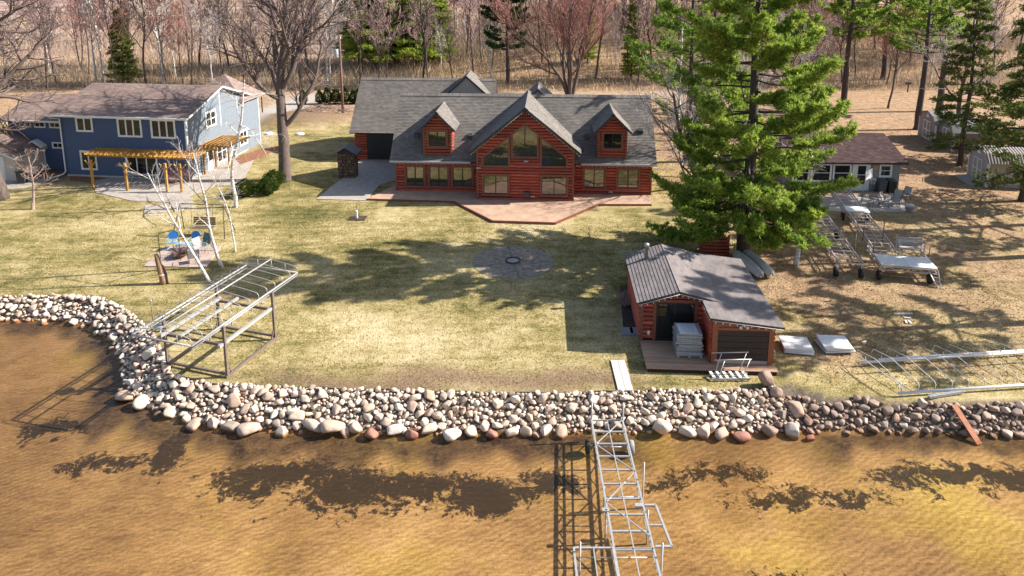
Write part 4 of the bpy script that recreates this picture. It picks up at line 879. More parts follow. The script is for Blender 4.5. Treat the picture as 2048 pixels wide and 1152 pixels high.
for x, y, h0, h1 in ((0,.02,-.6,.75),(1.22,.02,-.6,.75),(1.42,-3.3,-1.9,.7),(.05,-3.5,-1.9,-.05),(1.38,-6.6,-2.2,.55),(-1.05,-6.4,-2.2,.4),(-.05,-4.75,-2,.1),(1.3,-4.8,-2,.12)):
    part('post', ALW, DC, [(x,y,h0), (x,y,h1)], r=.032, n=8)
wheel(DC, -.22, -.72, -.62, .25, .17); wheel(DC, 1.45, -.72, -.62, .25, .17, mat('grey_tyre', (.30,.29,.29), .8, .2)); part('axle', GALV, DC, [(-.2,-.72,-.62), (1.45,-.72,-.62)], r=.02)
m = MB(); P = [(1.25,-4.45,.0),(1.62,-4.45,.0),(1.78,-6.15,.0),(1.28,-6.15,.0)]
for a, b in zip(P, P[1:]): m.bar(a, b, .07)
m.bar((1.25,-5.3,0), (1.68,-5.3,0), .05); m.build('side_bracket', ALW, DC)
for x, y in ((.92,-4.6),(-.18,-4.8),(1.15,-7.6),(.12,-8.2)): MB().box(x,x+.24,y,y+.14,.02,.1).build('foot_plate', ALW, DC)
for y in (-3.95,-6.45): part('leg_tube', ALW, DC, [(-1.15 if y < -6 else .05,y,-.1), (1.15,y,-.1)], r=.02)
# two roll-in docks parked on the right lawn
PINK = mat('weathered_aluminium', (.52,.45,.42), .5, .15, 6, metal=.35)
D1 = empty('parked_dock', (20.7, 37.8, 0), -12.5, 'long parked dock frame on wheels with white end platform and bench', 'dock')
truss(D1, 0, 2.9, 0, 2.9, .8, PINK, .22, .58, True); truss(D1, .3, 1.5, 2.92, 9.4, .8, PINK, .26, .62, True, 2); truss(D1, .3, 1.5, 9.43, 15.9, .8, PINK, .26, .62, True)
for x0_, x1_ in ((0, 1.42), (1.48, 2.9)):
    m = MB(); m.bar((x0_,-.04,.58),(x1_,-.04,.58), .04); m.bar((x0_,-.04,.8),(x1_,-.04,.8), .04); [m.bar((x0_+(x1_-x0_)*a_,-.04,.58),(x0_+(x1_-x0_)*b_,-.04,.8), .03) for a_, b_ in ((0,0),(.02,.3),(.55,.3),(.55,.98),(1,1))]; m.build('end_truss', PINK, D1)
for x in (.02, 1.47): MB().box(x, x+1.43, .0, 1.5, .845, .885).build('deck_panel', PANEL, D1)
MB().box(.2, 1.65, 9.0, 10.2, .845, .885).build('deck_panel', PANEL, D1)
for x, y in ((-.05,-.05),(2.55,-.05),(.1,9.7),(1.7,9.7)): wheel(D1, x, y, .27, .27, .2); part('wheel_arm', GALV, D1, [(x,y,.27),(x,y,.75)], r=.025)
part('axle', GALV, D1, [(0,-.05,.27),(2.5,-.05,.27)], r=.015)
for x, y, h in ((.12,2.0,1.55),(1.3,4.6,2.0),(.25,4.9,2.1),(2.95,1.6,1.5),(1.65,8.6,1.9),(.3,15.6,1.3)): part('pole', RUST, D1, [(x,y,.35),(x,y,h)], r=.025)
for x in (2.5,): 
    m = MB(); m.bar((2.45,.0,.75),(2.8,-.55,0), .05); m.bar((2.95,.0,.75),(2.95,-.6,0), .05)
    for t in (.2,.4,.6,.8): m.bar((2.45+.35*t,-.55*t,.75*(1-t)), (2.95,-.6*t,.75*(1-t)), .04)
    m.build('ladder', PINK, D1)
BE = empty('dock_bench', (20.7, 37.8, 0), -12.5, 'grey slatted bench standing on the parked dock platform', 'bench')
for i in range(3): MB().box(1.45,2.75,2.15-i*.13,2.26-i*.13,1.22,1.25).build('seat_slat', WOODG, BE)
for i in range(3): MB().box(1.45,2.75,2.3+i*.03,2.33+i*.03,1.3+i*.15,1.43+i*.15).build('back_slat', WOODG, BE)
for x in (1.42, 2.75): MB().bar((x,2.32,.8),(x,2.42,1.78), .05).build('leg', PINK, BE); MB().bar((x,1.85,.8),(x,1.85,1.45), .05).build('leg', PINK, BE); MB().box(x-.05,x+.05,1.7,2.4,1.46,1.5).build('armrest', WOODG, BE)
D2 = empty('parked_dock', (18.55, 38.2, 0), -10, 'narrow parked dock frame on wheels under the pine boughs', 'dock')
truss(D2, 0, 1.3, 0, 11, .8, PINK, .22, .62, True)
for x, y in ((-.15,-.1),(1.2,-.05),(-.15,6),(1.4,6)): wheel(D2, x, y, .27, .27, .2); part('wheel_arm', GALV, D2, [(x,y,.27),(x,y,.75)], r=.025)
for x, y, h in ((.0,1.8,1.6),(1.3,1.8,1.9),(1.35,5.2,1.7)): part('pole', RUST, D2, [(x,y,.4),(x,y,h)], r=.025)
# canopy frame lying on the right shore
CF = empty('canopy_frame', (15.4, 26.6, 0), 6.2, 'white tubular canopy frame lying on the grass at the right shore', 'canopy frame')
WT = mat('white_tube', (.72,.69,.66), .45, .1)
part('rail', WT, CF, [(.45,-.05,.16), (9.5,-.05,.16)], r=.06, n=8); part('rail', WT, CF, [(.2,2.3,.16), (9.5,2.3,.16)], r=.055, n=8); part('ridge_tube', WT, CF, [(.7,1.75,.62), (9.5,1.75,.62)], r=.035)
h2 = MB(); h2.tube([(0,0,.0),(0,-.02,.28),(.0,.1,.36),(-.1,1.75,.5),(-.25,2.75,.34),(-.28,2.8,.1)], .016, 6); hm2 = h2.mesh('hoop'); hm2.materials.append(WT)
for i in range(12): link('hoop', hm2, None, CF, (.6+i*.74, 0, .16)); part('peg', WT, CF, [(.5+i*.74,2.3,.16),(.45+i*.74,2.3,.42)], r=.012)
part('end_tube', WT, CF, [(.2,2.3,.16),(.1,2.35,.5),(.5,0,.5),(.45,-.05,.16)], r=.018)
m = MB(); m.tube([(.7+.16*math.cos(t*.52), -.0, .4+.16*math.sin(t*.52)) for t in range(13)], .012, 5); m.build('wire_coil', WT, CF)
# ------------------------------------------------------------------ things round the boathouse
BM = Matrix.Translation((8.75, 28.84, 0)) @ Matrix.Rotation(R(-3), 4, 'Z')
def bp(x, y, z=0): q = BM @ Vector((x, y, z)); return (q.x, q.y, q.z)
random.seed(12); ordn = ['topmost','second','third','fourth','fifth','sixth','seventh','eighth','ninth','tenth','eleventh','lowest']; z = .2
GW = mat('grey_composite', (.40,.385,.375), .8, .15, 8, stretch=(2,.3,2), spread=.18)
pal = empty('pallet', bp(-.85, .85, z), -3, 'flat wooden pallet under the stack of grey dock panels', 'pallet')
for x in (-.5,0,.5): MB().box(x-.05,x+.05,-.5,.5,0,.08).build('runner', WOODG, pal)
for y in (-.45,0,.45): MB().box(-.56,.56,y-.06,y+.06,.081,.1).build('slat', WOODG, pal)
z += .105
for i in range(12):
    k = 11-i; th = .085; o = empty('dock_section', bp(-.85+random.uniform(-.04,.04), .88+random.uniform(-.04,.04), z), -3+random.uniform(-2,2), f'grey slatted dock panel, {ordn[k]} in the stack before the boathouse door', 'dock section', 'dock panels stacked before the boathouse')
    w2 = .56 if i % 3 else .6
    for j in range(5): MB().box(-w2+j*w2*.4+.01, -w2+(j+1)*w2*.4-.012, -.52, .52, .05, .08).build('slat', GW, o)
    for y in (-.46, 0, .46): MB().box(-w2+.03, w2-.03, y-.03, y+.03, 0, .049).build('cleat', GW, o)
    z += th
tp_ = empty('dock_section', bp(-.9, .86, z), -1, 'small pale panel of four wide boards on top of the stack', 'dock section')
for j in range(4): MB().box(-.42+j*.21, -.42+j*.21+.2, -.45, .42, 0, .035).build('slat', PANEL, tp_)
# stair unit lying in front of the deck
ST = empty('dock_stairs', bp(-.2, -1.15, 0), 0, 'aluminium dock stairs with white treads and handrails lying before the deck', 'stairs')
for y in (0, .38): MB().bar((0,y,.1+.0*y),(1.65,y+.02,.1), .05, .1).build('stringer', ALW, ST)
for j in range(6): MB().poly([(.08+j*.28,0,.12),(.2+j*.28,0,.12),(.1+j*.28,.4,.2),(-.02+j*.28,.4,.2)], .035, (0,0,1)).build('tread', PANEL, ST)
for y, q in ((-.05,0),(.42,.06)):
    part('handrail', ALW, ST, [(.15,y+.3,.85+q),(1.75,y+.35,.85+q)], r=.025); part('baluster', ALW, ST, [(.25,y,.1),(.6,y+.32,.85+q)], r=.02); part('baluster', ALW, ST, [(1.25,y,.1),(1.68,y+.33,.85+q)], r=.02)
bl = link('boulder', dkm[4], None, None, (10.72, 27.35, .26)); bl.scale = (.46,.40,.52); tag(bl, 'lone tan boulder on the lawn by the deck corner', 'boulder')
def stack(x, y, rz, n, lab):
    for k in range(n):
        o = MB().poly([(-.66,-.55,0),(.62,-.57,0),(.6,.62,0),(-.68,.6,0)], .06, (0,0,1)).build('decking_sheet', PANEL, None, (x+random.uniform(-.07,.07), y+random.uniform(-.07,.07), .02+k*.075), rz+random.uniform(-7,7))
        tag(o, f'{("bottom","lower middle","upper middle","top")[k if n == 4 else (0,2,3)[k]]} white panel of the {lab}', 'sheet', 'white panels beside the boathouse')
stack(13.15, 30.45, -6, 3, 'stack nearest the boathouse'); stack(15.0, 30.45, -4, 4, 'stack farther from the boathouse')
for k, dx in enumerate((-.16, .16)):
    x, y = G(1243, 752); tag(MB().box(-.15,.15,-1.15,1.15,0,.05).build('plank', WOODP, None, (x+dx, y, .02), 0), ('left','right')[k] + ' of two pale planks lying side by side above the rocks', 'plank', 'pair of pale planks')
x, y = G(1806, 629); tag(MB().box(-.5,.5,-.07,.07,0,.05).build('board', WOODP, None, (x, y, .02), 4), 'longest pale board lying on the right lawn', 'board'); 
for k, (px, py, a, lab) in enumerate(((1815,637,-8,'short tan board scrap under the longest board'),(1812,645,70,'left upright board scrap on the right lawn'),(1820,646,82,'right upright board scrap on the right lawn'),(1728,685,35,'small white scrap right of the panel stacks'))):
    x, y = G(px, py); tag(MB().box(-.16,.16,-.05,.05,0,.04).build('board', WOODP, None, (x, y, .02), a), lab, 'board')
p, q = G(1908, 805, .1), G(1960, 882, -.75); tag(MB().bar((*p,.0), (*q,-.9), .26, .05).build('plank', WOODR), 'long red plank sloping over the right rocks into the water', 'plank')
p, q = G(1858, 793, .1), G(1925, 783, .1); tag(MB().bar((*p,.08), (*q,.1), .14, .1).build('steel_channel', GALV), 'grey steel channel under the lying canopy frame', 'channel')
# garden bed left of the boathouse, pavers
slab('garden_bed', [G(*q) for q in ((1240,570),(1270,570),(1281,660),(1247,665))], .02, mat('dark_soil', (.06,.035,.03), .95, .5, 8, bmp=.5))
for k, px in enumerate((1254, 1272)): x, y = G(px, 662, .05); tag(MB().box(-.28,.28,-.3,.3,0,.08).build('paver', mat('blue_paver%d' % k, (.28,.28,.30), .9), None, (x, y, .01), -3), ('left','right') [k] + ' grey paver beside the boathouse corner', 'paver', 'pavers beside the boathouse')
# pallet rack behind the boathouse
RK = empty('pallet_rack', (12.35, 41.0, 0), -4, 'dark red crate of pallets behind the boathouse under the pine', 'rack')
for x in (-.8,0,.75): MB().box(x-.05,x+.05,-.05,.05,0,1.35).build('post', LOGT, RK)
for k in range(6): MB().box(-.78,.75,-.08,-.052,.08+k*.21,.08+k*.21+.14).build('slat', LOG, RK)
for k in range(6): MB().box(-.83,-.802,-.05,1.0,.08+k*.21,.08+k*.21+.13).build('slat', LOG, RK)
MB().box(-.75,.7,.06,1.0,.02,1.05).build('firewood', CHINK, RK)
# overturned pedal boat
PB = empty('pedal_boat', (13.95, 39.0, .05), 16, 'pale grey overturned twin-hull pedal boat leaning beside the boathouse', 'boat')
HULL = mat('pale_hull', (.50,.48,.45), .5, .2, 3)
for x in (-.34, .34):
    m = MB(); prof = [(-1.35,.10,.18),(-1.25,.22,.34),(-.6,.27,.42),(.4,.27,.44),(1.1,.24,.40),(1.35,.12,.24)]; V = []; F = []; n = 8
    for (y, hw2, hh) in prof:
        for k in range(n+1): t = math.pi*k/n; V.append((x+hw2*math.cos(t), y, .12+.25*(y+1.35)/2.7+hh*math.sin(t)**.6))
    for i in range(len(prof)-1):
        for k in range(n): F.append((i*(n+1)+k, i*(n+1)+k+1, (i+1)*(n+1)+k+1, (i+1)*(n+1)+k))
    F.append(tuple(range(n+1))); F.append(tuple((len(prof)-1)*(n+1)+k for k in range(n+1)))
    m.add(V, F, True).build('hull', HULL, PB)
MB().box(-.3,.3,.3,1.25,.3,.42).build('bridge', HULL, PB); MB().box(-.5,.5,-1.0,1.0,.05,.14).build('deck', FASC, PB)
# ------------------------------------------------------------------ seating place on the left lawn
slab('seating_slab', [G(*q) for q in ((287,533),(411,536),(442,494),(335,492))], .05, mat('tan_slab', (.42,.31,.26), .9, .15, 3))
CB = mat('blue_metal', (.02,.17,.48), .35, .1); CBL = mat('light_blue_metal', (.22,.46,.62), .4, .1)
def shell_chair(px, py, rz, lab):
    x, y = G(px, py); o = empty('metal_chair', (x, y, .05), rz, lab, 'chair', 'blue shell-back chairs')
    MB().poly([(-.26,-.26,.40),(.26,-.26,.40),(.24,.22,.36),(-.24,.22,.36)], .03, (0,0,1)).build('seat', CBL, o)
    P = [(.3*math.cos(t), .24+.08*(math.sin(t)+.3), .68+.3*math.sin(t)) for t in np.linspace(-.6, math.pi+.6, 14)]; MB().poly(P, .03, (0,1,-.15)).build('backrest', CB, o)
    for s_ in (-1,1): MB().tube([(s_*.27,.28,.6),(s_*.31,-.2,.62),(s_*.3,-.28,.45),(s_*.27,-.28,.02),(s_*.27,.3,.02)], .016, 6).build('arm_frame', CBL, o)
    return o
shell_chair(346, 497, 10, 'left blue shell-back metal chair on the seating slab'); shell_chair(389, 497, -5, 'right blue shell-back metal chair behind the leaning birch')
tb3 = empty('low_table', (*G(370, 500), .05), 0, 'low pale blue metal table between the two blue chairs', 'table'); MB().box(-.45,.45,-.25,.25,.36,.39).build('table_top', mat('pale_blue', (.45,.52,.60), .4), tb3)
for x in (-.4,.4):
    for y in (-.2,.2): MB().bar((x,y,0),(x,y,.36), .03).build('leg', CBL, tb3)
def sling_chair(x, y, rz, lab, fm, sm, grp=None, z=.05):
    o = empty('patio_chair', (x, y, z), rz, lab, 'chair', grp)
    MB().poly([(-.25,-.27,.42),(.25,-.27,.42),(.25,.22,.36),(-.25,.22,.36)], .02, (0,0,1)).build('seat', sm, o); MB().poly([(-.25,.22,.36),(.25,.22,.36),(.25,.45,.98),(-.25,.45,.98)], .02, (0,1,-.3)).build('backrest', sm, o)
    for s_ in (-1,1): MB().tube([(s_*.28,.48,1.0),(s_*.28,.22,.36),(s_*.28,-.28,.42),(s_*.28,-.3,.0)], .016, 6).build('side_frame', fm, o); MB().tube([(s_*.28,.36,.65),(s_*.3,-.2,.63),(s_*.29,-.25,.42)], .018, 6).build('armrest', fm, o); MB().tube([(s_*.28,.25,.36),(s_*.28,.4,.0)], .016, 6).build('leg', fm, o)
    return o
DKF = mat('dark_frame', (.05,.035,.03), .5); TEAL = mat('teal_stripe', (.10,.17,.17), .7, .5, 12); SLING = mat('grey_sling', (.36,.33,.31), .8, .2)
sling_chair(*G(409, 502), -15, 'dark-framed chair with teal striped cushion beside the forked birch', DKF, TEAL); sling_chair(*G(403, 510), 60, 'slatted wooden chair tipped beside the fire bowl', WOODG, WOODG)
sling_chair(*G(388, 527), 200, 'low grey lounge chair with white cushion behind the leaning birch', DKF, mat('white_cushion', (.6,.6,.62), .8))
FB = empty('fire_bowl', (*G(361, 516), .05), 0, 'rusty fire bowl heaped with twigs on the seating slab', 'fire bowl'); MB().lathe([(.2,.0),(.42,.18),(.5,.3),(.46,.3),(.2,.1)], 16).build('bowl', mat('rust_bowl', (.12,.05,.03), .8), FB)
m = MB(); random.seed(4)
for k in range(60): a = random.uniform(0, 6.3); d = random.uniform(.2,.6); m.tube([(d*math.cos(a)*.4, d*math.sin(a)*.4, .2), (d*math.cos(a)*1.2, d*math.sin(a)*1.2, random.uniform(.35,.75))], .014, 4)
o = m.build('twigs', RUST, FB); o['kind'] = 'stuff'
SW = empty('garden_swing', (*G(408, 468), 0), -4, 'dark steel A-frame garden swing with brown bench seat', 'swing')
part('top_bar', DKF, SW, [(-1.45,0,2.05),(1.45,0,2.05)], r=.03)
for s_ in (-1,1):
    part('leg', DKF, SW, [(s_*1.45,0,2.05),(s_*1.75,-.75,0)], r=.028); part('leg', DKF, SW, [(s_*1.45,0,2.05),(s_*1.75,.75,0)], r=.028); part('brace', DKF, SW, [(s_*1.6,-.37,1.0),(s_*1.6,.37,1.0)], r=.02); part('chain', DKF, SW, [(s_*.72,0,2.05),(s_*.72,-.1,.6)], r=.012)
for k in range(4): MB().box(-.75,.75,-.35+k*.12,-.25+k*.12,.5,.53).build('seat_slat', mat('swing_wood', (.16,.11,.07), .8) if k == 0 else MATS['swing_wood'], SW)
for k in range(4): MB().box(-.75,.75,.15+k*.03,.18+k*.03,.58+k*.13,.69+k*.13).build('back_slat', MATS['swing_wood'], SW)
x, y = G(321, 520); HS = empty('lantern_hooks', (x, y, 0), 0, 'black steel hanging frame at the left of the seating slab', 'frame'); MB().tube([(0,0,0),(0,0,1.55),(.08,.02,1.65),(.6,.5,1.7),(1.1,.2,1.65),(1.25,-.1,1.55),(1.3,-.15,0)], .022, 6).build('frame', DKF, HS)
TS = empty('carved_post', (*G(327, 568), 0), 0, 'weathered split tree-trunk post standing left of the leaning birch', 'post')
SPW = mat('driftwood', (.26,.15,.085), .85, .45, 4, stretch=(3,3,.5), bmp=.5)
MB().tube([(0,0,-.1),(.0,0,.3),(-.1,.0,.9),(-.22,.02,1.55),(-.26,.02,1.75)], [.2,.19,.17,.13,.1], 9).build('trunk', SPW, TS); MB().tube([(.14,.04,0),(.13,.05,.6),(.02,.06,1.1)], [.11,.1,.04], 7).build('side_stem', BARK, TS); MB().lathe([(.19,.0),(.2,.05),(.19,.1)], 9, (-.04,0,.52)).build('rope_band', WOODP, TS)
# ------------------------------------------------------------------ small yard things
PU = empty('yard_pump', (*G(714, 437), 0), 0, 'white yard pump in a small soil bed on the lawn', 'pump'); MB().lathe([(.1,0),(.07,.1),(.06,.4),(.09,.46),(.05,.56)], 10, (0,0,.04)).build('body', WHITE, PU); MB().tube([(0,.05,.05),(0,.05,1.15),(.12,.05,1.25),(.2,.05,1.15)], .014, 6).build('hook', DKF, PU); MB().poly([(-.55,-.38,0),(.6,-.4,0),(.65,.4,0),(-.5,.42,0)], .05, (0,0,1)).build('bed', MATS['dark_soil'], PU)
for px, py, lab in ((538,268,'left white septic cover on the lawn by the mound'),(600,268,'right white septic cover on the lawn by the mound')): x, y = G(px, py); o = empty('septic_cover', (x, y, hz(x, y)-.02), 0, lab, 'cover', 'septic covers'); MB().lathe([(.42,0),(.42,.1),(.36,.15),(.1,.17)], 16).build('lid', WHITE, o); MB().lathe([(.48,-.1),(.46,.06)], 16).build('collar', FOUND, o)
x, y = G(506, 386); o = empty('path_light', (x, y, 0), 0, 'small white path light between the evergreen shrubs', 'light'); MB().tube([(0,0,0),(0,0,.35)], .03, 6).build('stem', WOODP, o); MB().lathe([(.05,.35),(.08,.38),(.08,.46),(.02,.5)], 8).build('head', WHITE, o)
UP = empty('utility_pole', (*G(686, 228), hz(*G(686, 228))), 0, 'wooden utility pole with grey transformer left of the garage', 'pole')
MB().tube([(0,0,-.3),(0,0,8.9)], [.17,.11], 9).build('pole', BARKP := mat('pole_wood', (.20,.11,.085), .9, .3, 3, stretch=(3,3,.4)), UP); MB().lathe([(.24,0),(.26,.05),(.26,.85),(.2,.95)], 12, (-.42,-.05,6.6)).build('transformer', mat('transformer_grey', (.42,.44,.46), .5), UP); MB().box(-.25,0,-.08,.02,7.0,7.12).build('bracket', GALV, UP); MB().lathe([(.05,0),(.07,.1),(.05,.25)], 8, (.1,0,8.7)).build('insulator', WHITE, UP); MB().tube([(0,0,7.9),(-.2,-.1,7.85)], .03, 6).build('cutout', GALV, UP)
wx, wy_ = UP.location.x, UP.location.y
for k, (zz, lab) in enumerate(((8.7,'upper power line running right from the utility pole'),(7.0,'lower power line running right from the utility pole'))):
    tag(MB().tube([(wx+t*95, wy_+t*16, zz+hz(wx,wy_)-4*1.1*t*(1-t)) for t in np.linspace(0,1,15)], .018, 4).build('power_line', DKF), lab, 'cable')
x, y = G(525, 225); tag(MB().box(-.06,.06,-.06,.06,-.1,1.9).poly([(-.06,-.06,1.9),(.06,-.06,1.9),(0,0,2.0)], .02, (0,1,0)).build('fence_post', DKF, None, (x, y, hz(x, y))), 'dark wooden post by the drive behind the blue house', 'post')
r_ = np.random.default_rng(8); m = MB()
for k in range(170):
    a = r_.uniform(0, 3.2); x, y = r_.normal()*1.9, r_.normal()*.7; L = r_.uniform(.6, 1.6); h = .9*math.exp(-(x/2.2)**2)*r_.uniform(.2, 1); dx, dy = math.cos(a)*L, math.sin(a)*L*.5
    m.tube([(x,y,h), (x+dx*.5,y+dy*.5,h+.15*r_.normal()), (x+dx,y+dy,max(.02,h+.3*r_.normal()))], [.025,.02,.008], 4)
x, y = G(648, 233); o = m.build('brush_pile', mat('pile_twig', (.22,.15,.14), .9, .3, 2), None, (x, y, hz(x, y))); tag(o, 'heap of cut branches on the soil mound by the utility pole', 'brush pile', None, 'stuff')
# pergola furniture
for k, (px, py, a, lab) in enumerate(((240,352,20,'left white patio chair under the pergola'),(268,360,150,'middle white patio chair under the pergola near the post'),(293,350,-60,'right white patio chair by the pergola grill')) ): sling_chair(*G(px, py), a, lab, WHITE, SLING, 'patio chairs under the pergola', .05)
x, y = G(258, 352); o = empty('patio_table', (x, y, .05), 0, 'round glass patio table between the chairs under the pergola', 'table'); MB().lathe([(.55,.7),(.55,.73)], 20).build('table_top', GLASS, o); MB().tube([(0,0,0),(0,0,.7)], .04, 8).build('leg', WHITE, o)
x, y = G(300, 356); o = empty('grill', (x, y, .05), 0, 'brown covered grill against the blue house wall', 'grill'); MB().poly([(-.5,-.3,0),(.5,-.3,0),(.45,-.25,.95),(-.45,-.25,.95)], .55, (0,1,0)).build('body', WOODY, o); MB().box(-.5,.5,-.32,.32,.951,1.0).build('lid', DKF, o)
x, y = G(213, 352); o = empty('folding_lounger', (x, y, .02), 15, 'folded white lounger leaning on the blue house wall', 'lounger'); MB().poly([(-.3,0,.1),(.3,0,.1),(.3,.35,1.15),(-.3,.35,1.15)], .03, (0,1,0)).build('sling', FASC, o); MB().tube([(-.32,0,.0),(-.32,.36,1.2),(.32,.36,1.2),(.32,0,0)], .02, 6).build('frame', WHITE, o)
# cottage yard
for k, (px, py, a, lab) in enumerate(((1748,414,70,'left sling rocking chair on the cottage patio'),(1772,414,40,'middle sling rocking chair on the cottage patio'),(1792,410,-40,'right reclined sling chair on the cottage patio'),(1808,402,-60,'dark sling chair at the right end of the cottage patio'))): sling_chair(*G(px, py), a, lab, DKF, SLING, 'sling chairs on the cottage patio', .08)
for k, (px, c_, lab) in enumerate(((1757, mat('grey_bin', (.07,.07,.075), .6), 'grey wheeled bin under the cottage side window'),(1776, mat('green_bin', (.012,.03,.022), .6), 'dark green wheeled bin at the cottage corner'))):
    x, y = G(px, 384); o = empty('wheeled_bin', (x, y-.3, 0), -2, lab, 'bin', 'bins by the cottage'); MB().add([(-.24,-.26,0),(.24,-.26,0),(.24,.26,0),(-.24,.26,0),(-.3,-.34,1),(.3,-.34,1),(.3,.34,1),(-.3,.34,1)], [(0,3,2,1),(0,1,5,4),(1,2,6,5),(2,3,7,6),(3,0,4,7),(4,5,6,7)]).build('body', c_, o); MB().poly([(-.32,-.38,1.0),(.32,-.38,1.0),(.32,.36,1.06),(-.32,.36,1.06)], .04, (0,0,1)).build('lid', c_, o); MB().tube([(-.28,.3,.1),(.28,.3,.1)], .1, 10).build('wheels', RUBBER, o)
BK = empty('basketball_hoop', (*G(1722, 408), 0), 20, 'grey leaning basketball hoop with white backboard before the cottage door', 'hoop')
part('pole', GALV, BK, [(0,0,0),(.35,.1,2.3)], r=.045); MB().poly([(.1,-.12,1.85),(.95,.1,1.95),(.95,.15,2.6),(.1,-.07,2.5)], .04, (0,1,0)).build('backboard', WHITE, BK); m = MB(); m.tube([(.6+.22*math.cos(t*.55), -.32+.22*math.sin(t*.55), 1.95) for t in range(12)], .015, 5)
for t in range(10): m.tube([(.6+.22*math.cos(t*.63), -.32+.22*math.sin(t*.63), 1.95), (.6+.12*math.cos(t*.63+.3), -.32+.12*math.sin(t*.63+.3), 1.55)], .008, 3)
m.build('rim_net', WHITE, BK)
FPt = empty('flower_pot', (*G(1818, 424), 0), 0, 'grey flower pot with small plant at the cottage patio corner', 'pot'); MB().lathe([(.2,0),(.3,.42),(.34,.44),(.34,.5),(.28,.5)], 14).build('pot', mat('pot_grey', (.40,.40,.38), .8), FPt)
x, y = G(1815, 184); o = empty('mailbox', (x, y, hz(x,y)), 0, 'dark mailbox on a post by the road behind the cottage', 'mailbox'); MB().box(-.06,.06,-.06,.06,0,1.1).build('post', DKF, o); MB().box(-.35,.35,-.14,.14,1.1,1.4).build('box', DKF, o)
# ================================================================== TREES AND PLANTS
def nrm(v): return v / (np.linalg.norm(v) + 1e-9)
class TB:
    """collects tubes / blades as arrays"""
    def __init__(s): s.V = []; s.F = []; s.n = 0
    def tube(s, P, r, n):
        P = np.asarray(P); m = len(P); T = np.gradient(P, axis=0); T /= np.linalg.norm(T, axis=1, keepdims=True) + 1e-9
        ref = np.array([0, 0, 1.]) if abs(nrm(P[-1] - P[0])[2]) < .8 else np.array([1., 0, 0])
        A = np.cross(T, ref); A /= np.linalg.norm(A, axis=1, keepdims=True) + 1e-9; B = np.cross(A, T)
        th = np.arange(n) * 2 * math.pi / n
        V = P[:, None] + np.asarray(r)[:, None, None] * (np.cos(th)[None, :, None] * A[:, None] + np.sin(th)[None, :, None] * B[:, None])
        k = np.arange(n); k2 = (k + 1) % n; i = np.arange(m - 1)[:, None] * n
        F = np.stack([i + k, i + k2, i + n + k2, i + n + k], -1).reshape(-1, 4) + s.n
        s.V.append(V.reshape(-1, 3)); s.F.append(F); s.n += m * n
    def mesh(s, name, mt, smooth=True):
        me = mesh_np(name, np.concatenate(s.V), np.concatenate(s.F), smooth); me.materials.append(mt); return me
def perp(r, d):
    v = r.normal(size=3); v -= d * np.dot(v, d); return nrm(v)
def bare_tree(seed, Ht, r0, limbs=11, first=.3, ang=(35, 60), limbL=.5, subs=(7, 6, 5), wander=.16, up=.06, droop=0., lean=(0, 0), bark=None, twig=None, stems=1, twig_r=.008, apex=.55, thick=(.42, .62)):
    r = np.random.default_rng(seed); T, C = TB(), TB()
    def br(p, d, L, rad, lv, tw):
        k = max(2, int(3 + L * (1.1 if lv < 2 else 1.4))) if lv < 3 else 2
        P = [p]; dd = d.copy(); q = p.copy()
        for i in range(k):
            t = (i + 1) / k
            dd = nrm(dd + r.normal(size=3) * wander * (1 if lv else .5) + np.array([0, 0, up if lv else 0]) - np.array([0, 0, droop * t * lv * .5])); q = q + dd * L / k; P.append(q)
        P = np.array(P); R_ = np.linspace(rad, max(tw, rad * (.25 if lv else .3)), k + 1)
        (T if lv < 2 else C).tube(P, R_, (9, 6, 4, 3, 3)[lv])
        if lv >= 3 or lv > len(subs): return
        n = limbs if lv == 0 else subs[lv - 1]; t0 = first if lv == 0 else .22
        az = r.uniform(0, 6.3)
        for j in range(n):
            t = t0 + (1 - t0) * (j + r.uniform(.1, .9)) / n; f = t * k; a = int(min(f, k - 1)); pt = P[a] + (P[a + 1] - P[a]) * (f - a); ax = nrm(P[a + 1] - P[a])
            az += 2.4 + r.uniform(-.5, .5); g = perp(r, ax)
            if lv == 0: g = nrm(np.array([math.cos(az), math.sin(az), 0]) - ax * np.dot(ax, [math.cos(az), math.sin(az), 0]))
            an = R(r.uniform(*ang)); cd_ = nrm(ax * math.cos(an) + g * math.sin(an))
            Lc = (Ht * limbL * (1 - apex * (t - t0) / (1 - t0 + 1e-6)) if lv == 0 else L * r.uniform(.38, .62) * (1 - .35 * t)) * r.uniform(.8, 1.15)
            rc = max(tw, np.interp(t, [0, 1], [R_[0], R_[-1]]) * r.uniform(*thick))
            br(pt, cd_, Lc, rc, lv + 1, tw)
    for s_ in range(stems):
        a = s_ * 6.28 / stems + .4; o = np.array([math.cos(a), math.sin(a), 0]) * (r0 * 1.5 if stems > 1 else 0)
        d = nrm(np.array([lean[0], lean[1], 1.]) + (np.array([math.cos(a), math.sin(a), 0]) * r.uniform(.18, .4) if stems > 1 else 0))
        br(o, d, Ht * (r.uniform(.8, 1) if stems > 1 else 1), r0, 0, twig_r)
    T.tube(np.array([[0, 0, -.15], [0, 0, .12], [0, 0, .5]]), np.array([1.5, 1.2, 1.0]) * r0 * (1.6 if stems > 1 else 1), 10) if stems == 1 and not any(lean) else None
    return T.mesh('trunk', bark), C.mesh('crown', twig or bark)
